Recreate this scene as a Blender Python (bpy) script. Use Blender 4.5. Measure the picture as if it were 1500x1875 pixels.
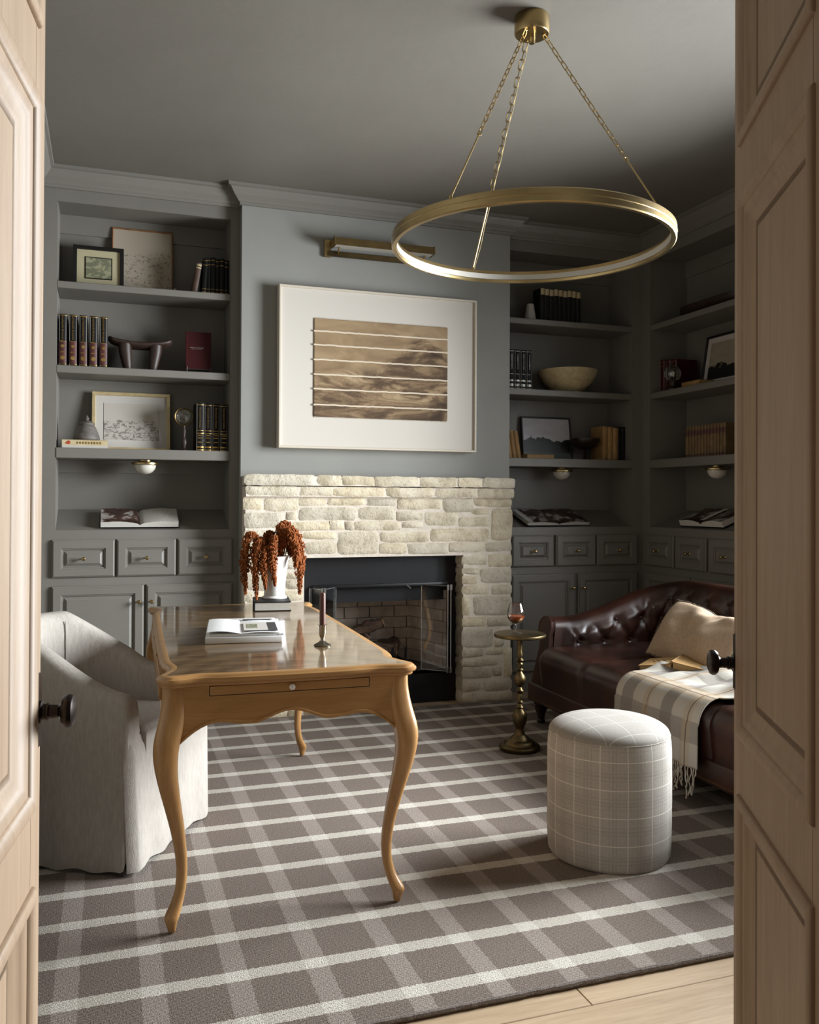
import bpy, bmesh, math, random
from mathutils import Vector, Matrix, Euler, noise
pi = math.pi
rnd = random.Random(7)
sc = bpy.context.scene
for o in list(bpy.data.objects):
    bpy.data.objects.remove(o)
COL = sc.collection

# ------------------------------------------------------------------ camera
F_PX, YAW, PITCH, ROLL, PPY, CAM_H = 1598.73, .33412952, .00758369, .00441874, 904.67, 1.25
fw = Vector((math.sin(YAW) * math.cos(PITCH), math.cos(YAW) * math.cos(PITCH), math.sin(PITCH)))
rt = Vector((math.cos(YAW), -math.sin(YAW), 0))
up = rt.cross(fw)
r2 = rt * math.cos(ROLL) + up * math.sin(ROLL)
u2 = -rt * math.sin(ROLL) + up * math.cos(ROLL)
cam = bpy.data.cameras.new('camera')
cam.sensor_fit = 'VERTICAL'
cam.sensor_height = 36
cam.lens = F_PX * 36 / 1875
cam.shift_y = -(937.5 - PPY) / 1875
cam.clip_start = 0.02
camo = bpy.data.objects.new('camera', cam)
m = Matrix((r2, u2, -fw)).transposed().to_4x4()
m.translation = (0, 0, CAM_H)
camo.matrix_world = m
COL.objects.link(camo)
sc.camera = camo

# ------------------------------------------------------------------ world, lights, exposure
w = bpy.data.worlds.new('world')
sc.world = w
w.use_nodes = True
w.node_tree.nodes['Background'].inputs[0].default_value = (0.95, 0.93, 0.9, 1)
w.node_tree.nodes['Background'].inputs[1].default_value = 0.09
def area(name, loc, rot, sx, sy, power, col, spread=180):
    l = bpy.data.lights.new(name, 'AREA')
    l.shape = 'RECTANGLE'; l.size = sx; l.size_y = sy; l.energy = power; l.color = col
    l.spread = math.radians(spread)
    o = bpy.data.objects.new(name, l); COL.objects.link(o)
    o.location = loc; o.rotation_euler = rot
    return o
# daylight entering by the window of the right wall
area('window_daylight', (3.95, 2.85, 1.72), (0, pi / 2 - math.radians(18), 0), 1.7, 1.7, 460, (0.93, 0.965, 1.0), 150)
sc.view_settings.view_transform = 'Standard'
sc.view_settings.look = 'None'
sc.view_settings.gamma = 1
sc.view_settings.use_curve_mapping = False
sc.view_settings.exposure = 0.07
sc.cycles.max_bounces = 8
sc.cycles.diffuse_bounces = 5
sc.cycles.caustics_reflective = False
sc.cycles.caustics_refractive = False

# ------------------------------------------------------------------ geometry helpers
class G:
    def __init__(s):
        s.v = []; s.f = []; s.uv = None
    def add(s, vs, fs):
        b = len(s.v)
        s.v += [tuple(p) for p in vs]
        s.f += [tuple(b + i for i in f) for f in fs]
        return s
    def box(s, x0, x1, y0, y1, z0, z1):
        vs = [(x, y, z) for z in (z0, z1) for y in (y0, y1) for x in (x0, x1)]
        return s.add(vs, [(0, 2, 3, 1), (4, 5, 7, 6), (0, 1, 5, 4), (2, 6, 7, 3), (0, 4, 6, 2), (1, 3, 7, 5)])
    def rbox(s, x0, x1, y0, y1, z0, z1, r=.005, seg=2):
        bm = bmesh.new()
        bmesh.ops.create_cube(bm, size=1)
        for v in bm.verts:
            v.co = Vector(((x0 + x1) / 2 + v.co.x * (x1 - x0), (y0 + y1) / 2 + v.co.y * (y1 - y0), (z0 + z1) / 2 + v.co.z * (z1 - z0)))
        r = min(r, .49 * min(abs(x1 - x0), abs(y1 - y0), abs(z1 - z0)))
        bmesh.ops.bevel(bm, geom=list(bm.edges), offset=r, segments=seg, profile=.5, affect='EDGES')
        return s.bm(bm)
    def bm(s, bm):
        bm.verts.index_update()
        s.add([v.co for v in bm.verts], [[v.index for v in f.verts] for f in bm.faces])
        bm.free()
        return s
    def lathe(s, prof, seg=32, c=(0, 0, 0), M=None):
        vs = []; fs = []; n = len(prof)
        for r, z in prof:
            for k in range(seg):
                a = 2 * pi * k / seg
                vs.append(Vector((r * math.cos(a), r * math.sin(a), z)))
        for i in range(n - 1):
            for k in range(seg):
                k2 = (k + 1) % seg
                fs.append((i * seg + k, i * seg + k2, (i + 1) * seg + k2, (i + 1) * seg + k))
        if prof[0][0] > 1e-6: fs.append(tuple(reversed(range(seg))))
        if prof[-1][0] > 1e-6: fs.append(tuple((n - 1) * seg + k for k in range(seg)))
        if M: vs = [M @ v for v in vs]
        return s.add([v + Vector(c) for v in vs], fs)
    def tube(s, pts, rad, seg=8, closed=False, cap=True):
        pts = [Vector(p) for p in pts]; n = len(pts)
        if not hasattr(rad, '__len__'): rad = [rad] * n
        vs = []; fs = []; prev = None
        for i, p in enumerate(pts):
            a = pts[(i + 1) % n] if (closed or i < n - 1) else p
            b = pts[i - 1] if (closed or i > 0) else p
            t = (a - b).normalized()
            if prev is None:
                ref = Vector((0, 0, 1)) if abs(t.z) < .9 else Vector((1, 0, 0))
                nrm = t.cross(ref).normalized()
            else:
                nrm = (prev - t * prev.dot(t)).normalized()
            prev = nrm; bn = t.cross(nrm)
            for k in range(seg):
                an = 2 * pi * k / seg
                vs.append(p + (nrm * math.cos(an) + bn * math.sin(an)) * rad[i])
        for i in range(n if closed else n - 1):
            j = (i + 1) % n
            for k in range(seg):
                k2 = (k + 1) % seg
                fs.append((i * seg + k, i * seg + k2, j * seg + k2, j * seg + k))
        if cap and not closed:
            fs.append(tuple(reversed(range(seg)))); fs.append(tuple((n - 1) * seg + k for k in range(seg)))
        return s.add(vs, fs)
    def grid(s, fn, nu, nv, cu=False, cv=False):
        vs = [fn(i / (nu if cu else nu - 1), j / (nv if cv else nv - 1)) for i in range(nu) for j in range(nv)]
        fs = []
        for i in range(nu if cu else nu - 1):
            for j in range(nv if cv else nv - 1):
                i2 = (i + 1) % nu; j2 = (j + 1) % nv
                fs.append((i * nv + j, i2 * nv + j, i2 * nv + j2, i * nv + j2))
        return s.add(vs, fs)
    def prism(s, poly, y0, y1):
        """poly in (x, z), extruded along y"""
        n = len(poly)
        vs = [(x, y0, z) for x, z in poly] + [(x, y1, z) for x, z in poly]
        fs = [tuple(range(n)), tuple(reversed(range(n, 2 * n)))]
        fs += [(i, i + n, (i + 1) % n + n, (i + 1) % n) for i in range(n)]
        return s.add(vs, fs)
    def xf(s, M):
        s.v = [tuple(M @ Vector(p)) for p in s.v]
        return s

def ringpanel(cx, cz, w, h, rings, y=0.0, s=-1):
    """nested rectangular rings: (inset, protrusion) towards s*y"""
    g = G(); vs = []; fs = []
    for i, p in rings:
        a, b = w / 2 - i, h / 2 - i
        vs += [(cx - a, y + s * p, cz - b), (cx + a, y + s * p, cz - b), (cx + a, y + s * p, cz + b), (cx - a, y + s * p, cz + b)]
    for k in range(len(rings) - 1):
        for j in range(4):
            j2 = (j + 1) % 4
            q = (4 * k + j, 4 * k + j2, 4 * k + 4 + j2, 4 * k + 4 + j)
            fs.append(q if s < 0 else q[::-1])
    n = 4 * (len(rings) - 1)
    q = (n, n + 1, n + 2, n + 3)
    fs.append(q if s < 0 else q[::-1])
    return g.add(vs, fs)

def root_of(o):
    while o.parent: o = o.parent
    return o
def obj(name, g, mat, parent=None, world=True, smooth=35, label=None, kind=None):
    me = bpy.data.meshes.new(name)
    vs = g.v
    if parent is not None and world:
        r = root_of(parent)
        Mi = (Matrix.Translation(r.location) @ r.rotation_euler.to_matrix().to_4x4()).inverted()
        vs = [Mi @ Vector(p) for p in vs]
    me.from_pydata([tuple(p) for p in vs], [], g.f)
    me.materials.append(MATS[mat])
    if smooth:
        me.polygons.foreach_set('use_smooth', [True] * len(me.polygons))
        if smooth < 180: me.set_sharp_from_angle(angle=math.radians(smooth))
    me.update()
    o = bpy.data.objects.new(name, me); COL.objects.link(o)
    if parent is not None: o.parent = parent
    if label: o['label'] = label
    if kind: o['kind'] = kind
    return o
def inst(name, me, parent, M=None):
    o = bpy.data.objects.new(name, me); COL.objects.link(o); o.parent = parent
    if M is not None: o.matrix_local = M
    return o
def recalc(o):
    bm = bmesh.new(); bm.from_mesh(o.data); bmesh.ops.recalc_face_normals(bm, faces=bm.faces); bm.to_mesh(o.data); bm.free()
    return o
def tag(o, label, cat, group=None, kind=None):
    o['label'] = label; o['category'] = cat
    if group: o['group'] = group
    if kind: o['kind'] = kind
    return o
def thing(name, label, cat, loc=(0, 0, 0), rot=(0, 0, 0), group=None, kind=None):
    o = bpy.data.objects.new(name, None); COL.objects.link(o)
    o.empty_display_size = .05
    o.location = loc; o.rotation_euler = rot
    return tag(o, label, cat, group, kind)
def struct(name, g, mat, label, cat, smooth=0):
    o = obj(name, g, mat, None, smooth=smooth)
    return tag(o, label, cat, None, 'structure')
def subsurf(o, lv=1):
    md = o.modifiers.new('sub', 'SUBSURF'); md.levels = lv; md.render_levels = lv
    return o
ORD = ['leftmost', 'second from left', 'third from left', 'fourth from left', 'fifth from left', 'sixth from left', 'seventh from left', 'eighth from left', 'ninth from left', 'tenth from left', 'eleventh from left', 'twelfth from left', 'thirteenth from left']

# ------------------------------------------------------------------ materials
MATS = {}
def srgb(r, g, b):
    f = lambda c: (c / 255 / 12.92) if c / 255 <= .04045 else ((c / 255 + .055) / 1.055) ** 2.4
    return (f(r), f(g), f(b), 1)
class NT:
    def __init__(s, name):
        s.m = bpy.data.materials.new(name); s.m.use_nodes = True
        s.t = s.m.node_tree; s.p = s.t.nodes['Principled BSDF']; s.out = s.t.nodes['Material Output']
        s.co = s.t.nodes.new('ShaderNodeTexCoord')
        MATS[name] = s.m
    def put(s, sock, val):
        if isinstance(val, bpy.types.NodeSocket): s.t.links.new(val, sock)
        elif val is not None:
            if hasattr(sock.default_value, '__len__') and not hasattr(val, '__len__'): val = [val] * len(sock.default_value)
            if hasattr(val, '__len__') and len(val) == 4 and len(sock.default_value) == 3: val = val[:3]
            sock.default_value = val
    def set(s, **k):
        for a, b in k.items(): s.put(s.p.inputs[a.replace('_', ' ')], b)
        return s
    def math(s, op, a, b=None, c=None):
        n = s.t.nodes.new('ShaderNodeMath'); n.operation = op
        for i, x in enumerate((a, b, c)):
            if x is not None: s.put(n.inputs[i], x)
        return n.outputs[0]
    def mix(s, f, a, b, mode='MIX'):
        n = s.t.nodes.new('ShaderNodeMix'); n.data_type = 'RGBA'; n.blend_type = mode
        s.put(n.inputs[0], f); s.put(n.inputs[6], a); s.put(n.inputs[7], b)
        return n.outputs[2]
    def vec(s, src='Object', scale=(1, 1, 1), loc=(0, 0, 0), rot=(0, 0, 0), rand=False):
        n = s.t.nodes.new('ShaderNodeMapping')
        s.t.links.new(s.co.outputs[src], n.inputs[0])
        n.inputs[3].default_value = scale; n.inputs[2].default_value = rot; n.inputs[1].default_value = loc
        if rand:
            oi = s.t.nodes.new('ShaderNodeObjectInfo')
            v = s.t.nodes.new('ShaderNodeVectorMath'); v.operation = 'MULTIPLY'
            s.t.links.new(oi.outputs['Random'], v.inputs[0]); v.inputs[1].default_value = (37, 53, 71)
            s.t.links.new(v.outputs[0], n.inputs[1])
        return n.outputs[0]
    def noise(s, v, scale, detail=4, rough=.55, dist=0):
        n = s.t.nodes.new('ShaderNodeTexNoise'); s.put(n.inputs['Vector'], v)
        n.inputs['Scale'].default_value = scale; n.inputs['Detail'].default_value = detail
        n.inputs['Roughness'].default_value = rough; n.inputs['Distortion'].default_value = dist
        return n.outputs[0]
    def ramp(s, f, stops):
        n = s.t.nodes.new('ShaderNodeValToRGB'); s.put(n.inputs[0], f)
        e = n.color_ramp.elements
        while len(e) < len(stops): e.new(.5)
        for k, (p, c) in enumerate(stops):
            e[k].position = p; e[k].color = c if hasattr(c, '__len__') else (c, c, c, 1)
        return n.outputs[0]
    def sep(s, v):
        n = s.t.nodes.new('ShaderNodeSeparateXYZ'); s.put(n.inputs[0], v)
        return n.outputs
    def bump(s, h, strength=.3, dist=.01):
        n = s.t.nodes.new('ShaderNodeBump'); s.put(n.inputs['Height'], h)
        n.inputs['Strength'].default_value = strength; n.inputs['Distance'].default_value = dist
        s.t.links.new(n.outputs[0], s.p.inputs['Normal'])
        return s
    def rand(s):
        return s.t.nodes.new('ShaderNodeObjectInfo').outputs['Random']
    def band(s, x, period, width, phase=0.0):
        """1 inside stripes of given width centred on phase + k*period"""
        a = s.math('DIVIDE', s.math('SUBTRACT', x, phase), period)
        a = s.math('FRACT', s.math('ADD', a, .5))
        a = s.math('ABSOLUTE', s.math('SUBTRACT', a, .5))
        return s.math('LESS_THAN', a, width / period / 2)
def simple(name, c, rough=.5, metal=0.0, c2=None, scale=8, stretch=(1, 1, 1), bump=0, bscale=60, coat=0, rand=0, spec=None, lo=.35, hi=.65):
    t = NT(name)
    col = c
    if c2 is not None:
        f = t.noise(t.vec(scale=stretch, rand=True), scale)
        col = t.ramp(f, [(lo, c), (hi, c2)])
    if rand:
        v = t.math('ADD', t.math('MULTIPLY', t.rand(), rand), 1 - rand / 2)
        n = t.t.nodes.new('ShaderNodeHueSaturation'); t.put(n.inputs['Color'], col); t.put(n.inputs['Value'], v); col = n.outputs[0]
    t.set(Base_Color=col, Roughness=rough, Metallic=metal)
    if coat: t.set(Coat_Weight=coat, Coat_Roughness=.15)
    if spec is not None: t.set(Specular_IOR_Level=spec)
    if bump: t.bump(t.noise(t.vec(scale=stretch), bscale, 5), bump, .004)
    return t
simple('paint', srgb(120, 116, 109), .5, c2=srgb(115, 111, 104), scale=2, bump=.05, bscale=120)
simple('ceiling_paint', srgb(116, 111, 103), .6, c2=srgb(111, 106, 98), scale=1.5, bump=.25, bscale=14)
simple('plain_wall', srgb(146, 145, 139), .55, c2=srgb(140, 139, 134), scale=2, bump=.08, bscale=40)
simple('hall_wall', srgb(205, 200, 190), .7)
def wood(name, a, b, axis, rough=.5, gs=6, coat=0, bump=.12, rand=.15, sp=None, detail=6):
    t = NT(name)
    st = {'x': (1, 14, 14), 'y': (14, 1, 14), 'z': (14, 14, 1)}[axis]
    v = t.vec(scale=st, rand=True)
    f1 = t.noise(v, gs * .35, detail, .6, 1.2)
    f2 = t.noise(v, gs * 2.5, 4, .7, .3)
    f = t.math('ADD', t.math('MULTIPLY', f1, .65), t.math('MULTIPLY', f2, .35))
    col = t.ramp(f, [(.32, a), (.68, b)])
    if rand:
        vv = t.math('ADD', t.math('MULTIPLY', t.rand(), rand), 1 - rand / 2)
        n = t.t.nodes.new('ShaderNodeHueSaturation'); t.put(n.inputs['Color'], col); t.put(n.inputs['Value'], vv); col = n.outputs[0]
    t.set(Base_Color=col, Roughness=rough)
    if coat: t.set(Coat_Weight=coat, Coat_Roughness=.12)
    if sp is not None: t.set(Specular_IOR_Level=sp)
    t.bump(f2, bump, .002)
    return t
wood('oak_v', srgb(140, 116, 92), srgb(160, 137, 113), 'z', .55, rand=.05)
wood('oak_h', srgb(142, 119, 95), srgb(164, 142, 118), 'x', .55, rand=.05)
wood('plank', srgb(150, 126, 98), srgb(186, 163, 135), 'x', .5, gs=4, rand=.18)
wood('desk_x', srgb(150, 107, 60), srgb(180, 136, 84), 'x', .38, rand=0, coat=.25)
wood('desk_z', srgb(150, 107, 60), srgb(180, 136, 84), 'z', .38, rand=0, coat=.25)
wood('walnut', srgb(34, 21, 16), srgb(56, 37, 28), 'z', .5, rand=.1)
wood('dark_leg', srgb(22, 14, 11), srgb(36, 22, 16), 'z', .35, rand=0)
simple('brass', srgb(184, 160, 114), .3, 1.0, c2=srgb(160, 138, 96), scale=6)
simple('aged_brass', srgb(112, 95, 65), .38, 1.0, c2=srgb(86, 73, 50), scale=14)
simple('bronze', srgb(58, 50, 47), .32, .85, c2=srgb(46, 40, 38), scale=10)
simple('pewter', srgb(176, 166, 150), .3, 1.0, c2=srgb(150, 140, 124), scale=12)
simple('chrome', srgb(190, 190, 188), .25, 1.0)
simple('black_metal', srgb(20, 20, 23), .45, .2, c2=srgb(25, 25, 28), scale=3)
simple('opal', srgb(216, 210, 198), .25)
simple('diffuser', srgb(196, 192, 183), .4)
simple('white_ceramic', srgb(232, 230, 226), .18, c2=srgb(222, 220, 216), scale=4, coat=.4)
simple('white_paper', srgb(222, 221, 219), .7, c2=srgb(212, 211, 209), scale=60, stretch=(1, 1, 12))
simple('paper', srgb(206, 202, 194), .8, c2=srgb(192, 187, 178), scale=60, stretch=(1, 1, 12))
simple('old_paper', srgb(196, 164, 116), .8, c2=srgb(176, 142, 96), scale=60, stretch=(1, 1, 12))
simple('gold_leaf', srgb(190, 156, 92), .4, .8, c2=srgb(150, 116, 62), scale=40)
simple('silver_leaf', srgb(190, 188, 182), .4, .7, c2=srgb(120, 118, 112), scale=40)
simple('book_black', srgb(17, 16, 17), .6, c2=srgb(23, 22, 22), scale=12, spec=.2)
simple('book_maroon', srgb(84, 40, 34), .5, c2=srgb(66, 30, 26), scale=20)
simple('book_red', srgb(64, 14, 17), .6, c2=srgb(54, 11, 14), scale=12, spec=.25)
simple('book_tan', srgb(176, 140, 88), .6, c2=srgb(152, 116, 68), scale=14, rand=.25)
simple('book_tan_shade', srgb(122, 98, 64), .65, c2=srgb(100, 78, 48), scale=14, rand=.25)  # tan cover again, darkened in its colour for the shaded right bookcase
simple('book_brown', srgb(92, 70, 58), .6, c2=srgb(76, 56, 46), scale=14)
simple('book_cream', srgb(206, 190, 152), .6, c2=srgb(190, 172, 132), scale=14)
simple('book_grey', srgb(70, 70, 68), .4)
simple('ink', srgb(52, 50, 50), .7)
simple('ink_red', srgb(168, 70, 46), .6)
simple('wax', srgb(94, 52, 38), .5, c2=srgb(86, 47, 35), scale=8)
simple('mortar', srgb(222, 211, 197), .9, c2=srgb(206, 194, 178), scale=18, bump=.5, bscale=90)
t = NT('stone')
v = t.vec(rand=True)
n1 = t.noise(v, 9, 6, .65); n2 = t.noise(v, 55, 4, .7)
c = t.ramp(n1, [(.3, srgb(172, 156, 126)), (.5, srgb(204, 189, 160)), (.72, srgb(220, 208, 184))])
c = t.mix(t.math('MULTIPLY', t.math('LESS_THAN', n2, .40), .35), c, srgb(120, 104, 80))
hv = t.t.nodes.new('ShaderNodeHueSaturation'); t.put(hv.inputs['Color'], c); t.put(hv.inputs['Value'], t.math('ADD', t.math('MULTIPLY', t.rand(), .2), .88))
t.put(hv.inputs['Saturation'], t.math('ADD', t.math('MULTIPLY', t.rand(), .25), .72))
t.set(Base_Color=hv.outputs[0], Roughness=.9)
t.bump(t.math('ADD', n1, t.math('MULTIPLY', n2, .6)), .7, .012)
simple('fire_brick', srgb(206, 192, 178), .9, c2=srgb(180, 167, 154), scale=14, bump=.4, bscale=60, rand=.2)
simple('fire_mortar', srgb(96, 88, 80), .9)
simple('bark', srgb(96, 72, 54), .9, c2=srgb(44, 32, 26), scale=9, stretch=(1, 4, 4), bump=.8, bscale=40)
simple('log_end', srgb(170, 132, 94), .8, c2=srgb(130, 98, 66), scale=20)
simple('linen', srgb(168, 161, 153), .9, c2=srgb(157, 150, 142), scale=90, stretch=(1, 1, .25), bump=.35, bscale=420, spec=.2)
simple('linen_seam', srgb(150, 142, 134), .9)
t = NT('leather')
v = t.vec()
n1 = t.noise(v, 5, 4); n2 = t.noise(v, 160, 3, .6)
t.set(Base_Color=t.ramp(n1, [(.35, srgb(36, 19, 14)), (.7, srgb(64, 34, 24))]), Roughness=t.ramp(n1, [(.3, .30), (.7, .40)]))
t.bump(n2, .12, .002)
simple('leather_cord', srgb(60, 30, 22), .4)
simple('nail', srgb(120, 96, 66), .35, 1.0)
simple('pillow_linen', srgb(188, 165, 141), .85, c2=srgb(176, 152, 128), scale=80, bump=.25, bscale=300, spec=.2)
simple('pillow_edge', srgb(96, 82, 68), .9)
simple('fringe', srgb(206, 198, 184), .95, c2=srgb(150, 140, 128), scale=50)
simple('amaranth', srgb(144, 84, 44), .85, c2=srgb(108, 56, 27), scale=60, spec=.15)
simple('stem_green', srgb(92, 84, 44), .7)
simple('grey_stoneware', srgb(112, 104, 98), .6, c2=srgb(84, 78, 74), scale=30, stretch=(1, 1, 3), bump=.4, bscale=80)
simple('bowl_cream', srgb(206, 188, 148), .75, c2=srgb(188, 168, 128), scale=40, bump=.3, bscale=120)
simple('dark_bowl', srgb(52, 36, 26), .35, c2=srgb(36, 25, 19), scale=10)
simple('white_stone', srgb(202, 198, 188), .5, c2=srgb(184, 180, 170), scale=8)
simple('mat_board', srgb(206, 199, 189), .85)
simple('frame_cream', srgb(206, 195, 179), .5)
simple('mat_green', srgb(178, 168, 136), .85)
simple('mat_grey', srgb(190, 184, 176), .85)
simple('frame_black', srgb(22, 19, 17), .4)
simple('frame_wood', srgb(150, 104, 62), .5, c2=srgb(120, 80, 46), scale=20)
simple('frame_gold', srgb(206, 186, 142), .4, .3, c2=srgb(186, 164, 120), scale=20)
simple('thread', srgb(224, 208, 186), .9)
def glass(name, tint=(1, 1, 1, 1), gl=.08, rough=.02, fk=.9):
    t = NT(name)
    tr = t.t.nodes.new('ShaderNodeBsdfTransparent'); tr.inputs[0].default_value = tint
    gs = t.t.nodes.new('ShaderNodeBsdfGlossy'); gs.inputs['Roughness'].default_value = rough
    fr = t.t.nodes.new('ShaderNodeFresnel'); fr.inputs[0].default_value = 1.45
    mx = t.t.nodes.new('ShaderNodeMixShader')
    f = t.math('MAXIMUM', t.math('MULTIPLY', fr.outputs[0], fk), gl)
    t.t.links.new(f, mx.inputs[0]); t.t.links.new(tr.outputs[0], mx.inputs[1]); t.t.links.new(gs.outputs[0], mx.inputs[2])
    t.t.links.new(mx.outputs[0], t.out.inputs[0])
    return t
glass('pane', (.97, .98, .98, 1), .04)
glass('fire_glass', (.95, .96, .96, 1), .06)
glass('clear_glass', (.985, .985, .98, 1), .035, .02, .5)
glass('lens', (.80, .78, .70, 1), .18, .08)
t = NT('brandy'); t.set(Base_Color=srgb(158, 70, 26), Roughness=.08, Transmission_Weight=.15)
# rug: woven plaid
t = NT('rug')
v = t.vec()
x, y, z = t.sep(v)
j = t.math('MULTIPLY', t.math('SUBTRACT', t.noise(t.vec(scale=(90, 90, 1)), 1, 1), .5), .012)
wy = t.band(t.math('ADD', y, j), .2118, .05, 2.086)
wx = t.band(t.math('ADD', x, j), .2085, .06, -.088)
fine = t.noise(t.vec(scale=(260, 260, 1)), 1, 2, .7)
tw = t.math('SINE', t.math('MULTIPLY', t.math('ADD', x, t.math('MULTIPLY', y, 1.6)), 620))
spk = t.math('ADD', t.math('MULTIPLY', t.math('ADD', t.math('MULTIPLY', t.math('SUBTRACT', fine, .5), 2.2), .5), .75), t.math('MULTIPLY', tw, .16))
dark = t.ramp(spk, [(.2, srgb(98, 88, 81)), (.62, srgb(144, 131, 122))])
mid = t.ramp(spk, [(.2, srgb(124, 114, 107)), (.62, srgb(172, 160, 151))])
stripe = t.ramp(spk, [(.15, srgb(158, 150, 139)), (.5, srgb(206, 199, 188))])  # yarn colour of the white stripes
stripe2 = t.ramp(spk, [(.15, srgb(172, 165, 155)), (.5, srgb(220, 214, 204))])
c = t.mix(wy, t.mix(wx, dark, mid), t.mix(wx, stripe, stripe2))
t.set(Base_Color=c, Roughness=.95, Specular_IOR_Level=.1)
t.bump(spk, .5, .004)
simple('rug_edge', srgb(124, 112, 104), .95, c2=srgb(92, 82, 76), scale=160, bump=.6, bscale=260)
# stool fabric: window-pane check round the drum
for nm in ('check_side', 'check_top'):
    t = NT(nm)
    x, y, z = t.sep(t.vec())
    if nm == 'check_side': a = t.math('MULTIPLY', t.math('ARCTAN2', y, x), .215)
    else: a = x
    b = z if nm == 'check_side' else y
    fine = t.noise(t.vec(scale=(1, 1, 1)), 420, 2, .7)
    base = t.ramp(fine, [(.3, srgb(164, 157, 149)), (.7, srgb(190, 184, 176))]) if nm == 'check_side' else t.ramp(fine, [(.3, srgb(138, 133, 126)), (.7, srgb(158, 153, 146))])  # same fabric; the top's colour is darkened against the strong window light
    g1 = t.math('MAXIMUM', t.band(a, .092, .014, .02), t.band(b, .092, .012, .05))
    g2 = t.math('MAXIMUM', t.math('MULTIPLY', t.band(a, .012, .004), t.band(a, .092, .04, .02)), t.math('MULTIPLY', t.band(b, .012, .004), t.band(b, .092, .04, .05)))
    lw = t.math('MAXIMUM', t.band(a, .092, .003, .066), t.band(b, .092, .003, .004))
    k = 1 if nm == 'check_side' else .35
    c = t.mix(t.math('MULTIPLY', g1, .10 * k), base, srgb(134, 124, 112))
    c = t.mix(t.math('MULTIPLY', g2, .20 * k), c, srgb(120, 110, 100))
    c = t.mix(t.math('MULTIPLY', lw, .8 * k), c, srgb(226, 218, 206))
    t.set(Base_Color=c, Roughness=.9, Specular_IOR_Level=.15)
    t.bump(fine, .3, .002)
# plaid throw (UV)
t = NT('plaid')
u, vv, _ = t.sep(t.co.outputs['UV'])
fine = t.noise(t.vec('UV', scale=(300, 300, 1)), 1, 2)
base = t.ramp(fine, [(.3, srgb(172, 166, 156)), (.7, srgb(196, 190, 180))])
c = t.mix(t.math('MULTIPLY', t.band(u, .30, .085, .10), .72), base, srgb(126, 119, 114))
c = t.mix(t.math('MULTIPLY', t.band(vv, .34, .085, .08), .62), c, srgb(132, 124, 118))
c = t.mix(t.math('MULTIPLY', t.band(vv, .34, .07, .25), .6), c, srgb(172, 150, 122))
c = t.mix(t.math('MULTIPLY', t.band(u, .30, .05, .25), .5), c, srgb(176, 154, 128))
c = t.mix(t.math('MULTIPLY', t.band(u, .30, .006, .255), .8), c, srgb(96, 82, 70))
c = t.mix(t.math('MULTIPLY', t.band(vv, .34, .006, .255), .8), c, srgb(96, 82, 70))
t.set(Base_Color=c, Roughness=.95, Specular_IOR_Level=.1)
# desk top: quartered veneer with curving figure
t = NT('desk_top')
x, y, z = t.sep(t.vec())
ax_ = t.math('ABSOLUTE', x); ay_ = t.math('ABSOLUTE', y)
rr = t.math('SQRT', t.math('ADD', t.math('POWER', t.math('SUBTRACT', ax_, .05), 2), t.math('POWER', t.math('MULTIPLY', t.math('SUBTRACT', ay_, .95), .8), 2)))
nz = t.noise(t.vec(scale=(6, 6, 6)), 1, 4)
wv = t.math('SINE', t.math('ADD', t.math('MULTIPLY', rr, 70), t.math('MULTIPLY', nz, 9)))
gr = t.noise(t.vec(scale=(7, 60, 60)), 1, 5, .6)
f = t.math('ADD', t.math('MULTIPLY', wv, .09), gr)
t.set(Base_Color=t.ramp(f, [(.3, srgb(84, 62, 40)), (.5, srgb(112, 87, 58)), (.72, srgb(134, 107, 75))]), Roughness=.3, Coat_Weight=1.0, Coat_Roughness=.07)
# sepia woven print
t = NT('sepia')
v = t.vec(scale=(2.2, 1, 4.5), loc=(.4, 0, .3))
n1 = t.noise(v, 1.6, 5, .55, 1.0)
x, y, z = t.sep(t.vec())
fine = t.noise(t.vec(scale=(1, 1, 1)), 150, 3)
hill = t.math('MULTIPLY', t.math('EXPONENT', t.math('MULTIPLY', t.math('POWER', t.math('DIVIDE', t.math('SUBTRACT', x, .24), .20), 2), -1)), .24)
lvl = t.math('SUBTRACT', t.math('ADD', hill, .49), t.math('ADD', z, t.math('MULTIPLY', t.math('SUBTRACT', t.noise(t.vec(scale=(1, 1, 1)), 5, 4), .5), .12)))
land = t.ramp(lvl, [(.0, 0.0), (.06, 1.0)])
swirl = t.noise(t.vec(scale=(2.0, 1, 7.0), rot=(0, .35, 0)), 1.3, 6, .62, 1.6)
swirl = t.math('ADD', swirl, t.math('MULTIPLY', t.math('SUBTRACT', fine, .5), .10))
lc_ = t.ramp(swirl, [(.34, srgb(66, 50, 37)), (.46, srgb(94, 74, 55)), (.56, srgb(138, 114, 86)), (.66, srgb(172, 150, 118))])
sky_ = t.ramp(t.math('ADD', n1, t.math('MULTIPLY', t.math('SUBTRACT', fine, .5), .10)), [(.35, srgb(136, 112, 84)), (.65, srgb(162, 138, 106))])
t.set(Base_Color=t.mix(land, sky_, lc_), Roughness=.9)
def scene_print(name, sky, land, dark, hz):
    t = NT(name)
    x, y, z = t.sep(t.vec())
    n = t.noise(t.vec(scale=(1, 1, 1)), 18, 5, .6)
    n2 = t.noise(t.vec(scale=(1, 1, 2.5)), 7, 4)
    sk = t.mix(n2, sky, tuple(c * .55 for c in sky[:3]) + (1,))
    h = t.math('ADD', z, t.math('MULTIPLY', t.math('SUBTRACT', n, .5), .14))
    tree = t.math('LESS_THAN', h, hz)
    ld = t.math('LESS_THAN', t.math('ADD', z, t.math('MULTIPLY', n2, .03)), hz * .45)
    t.set(Base_Color=t.mix(ld, t.mix(tree, sk, dark), land), Roughness=.4)
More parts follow.
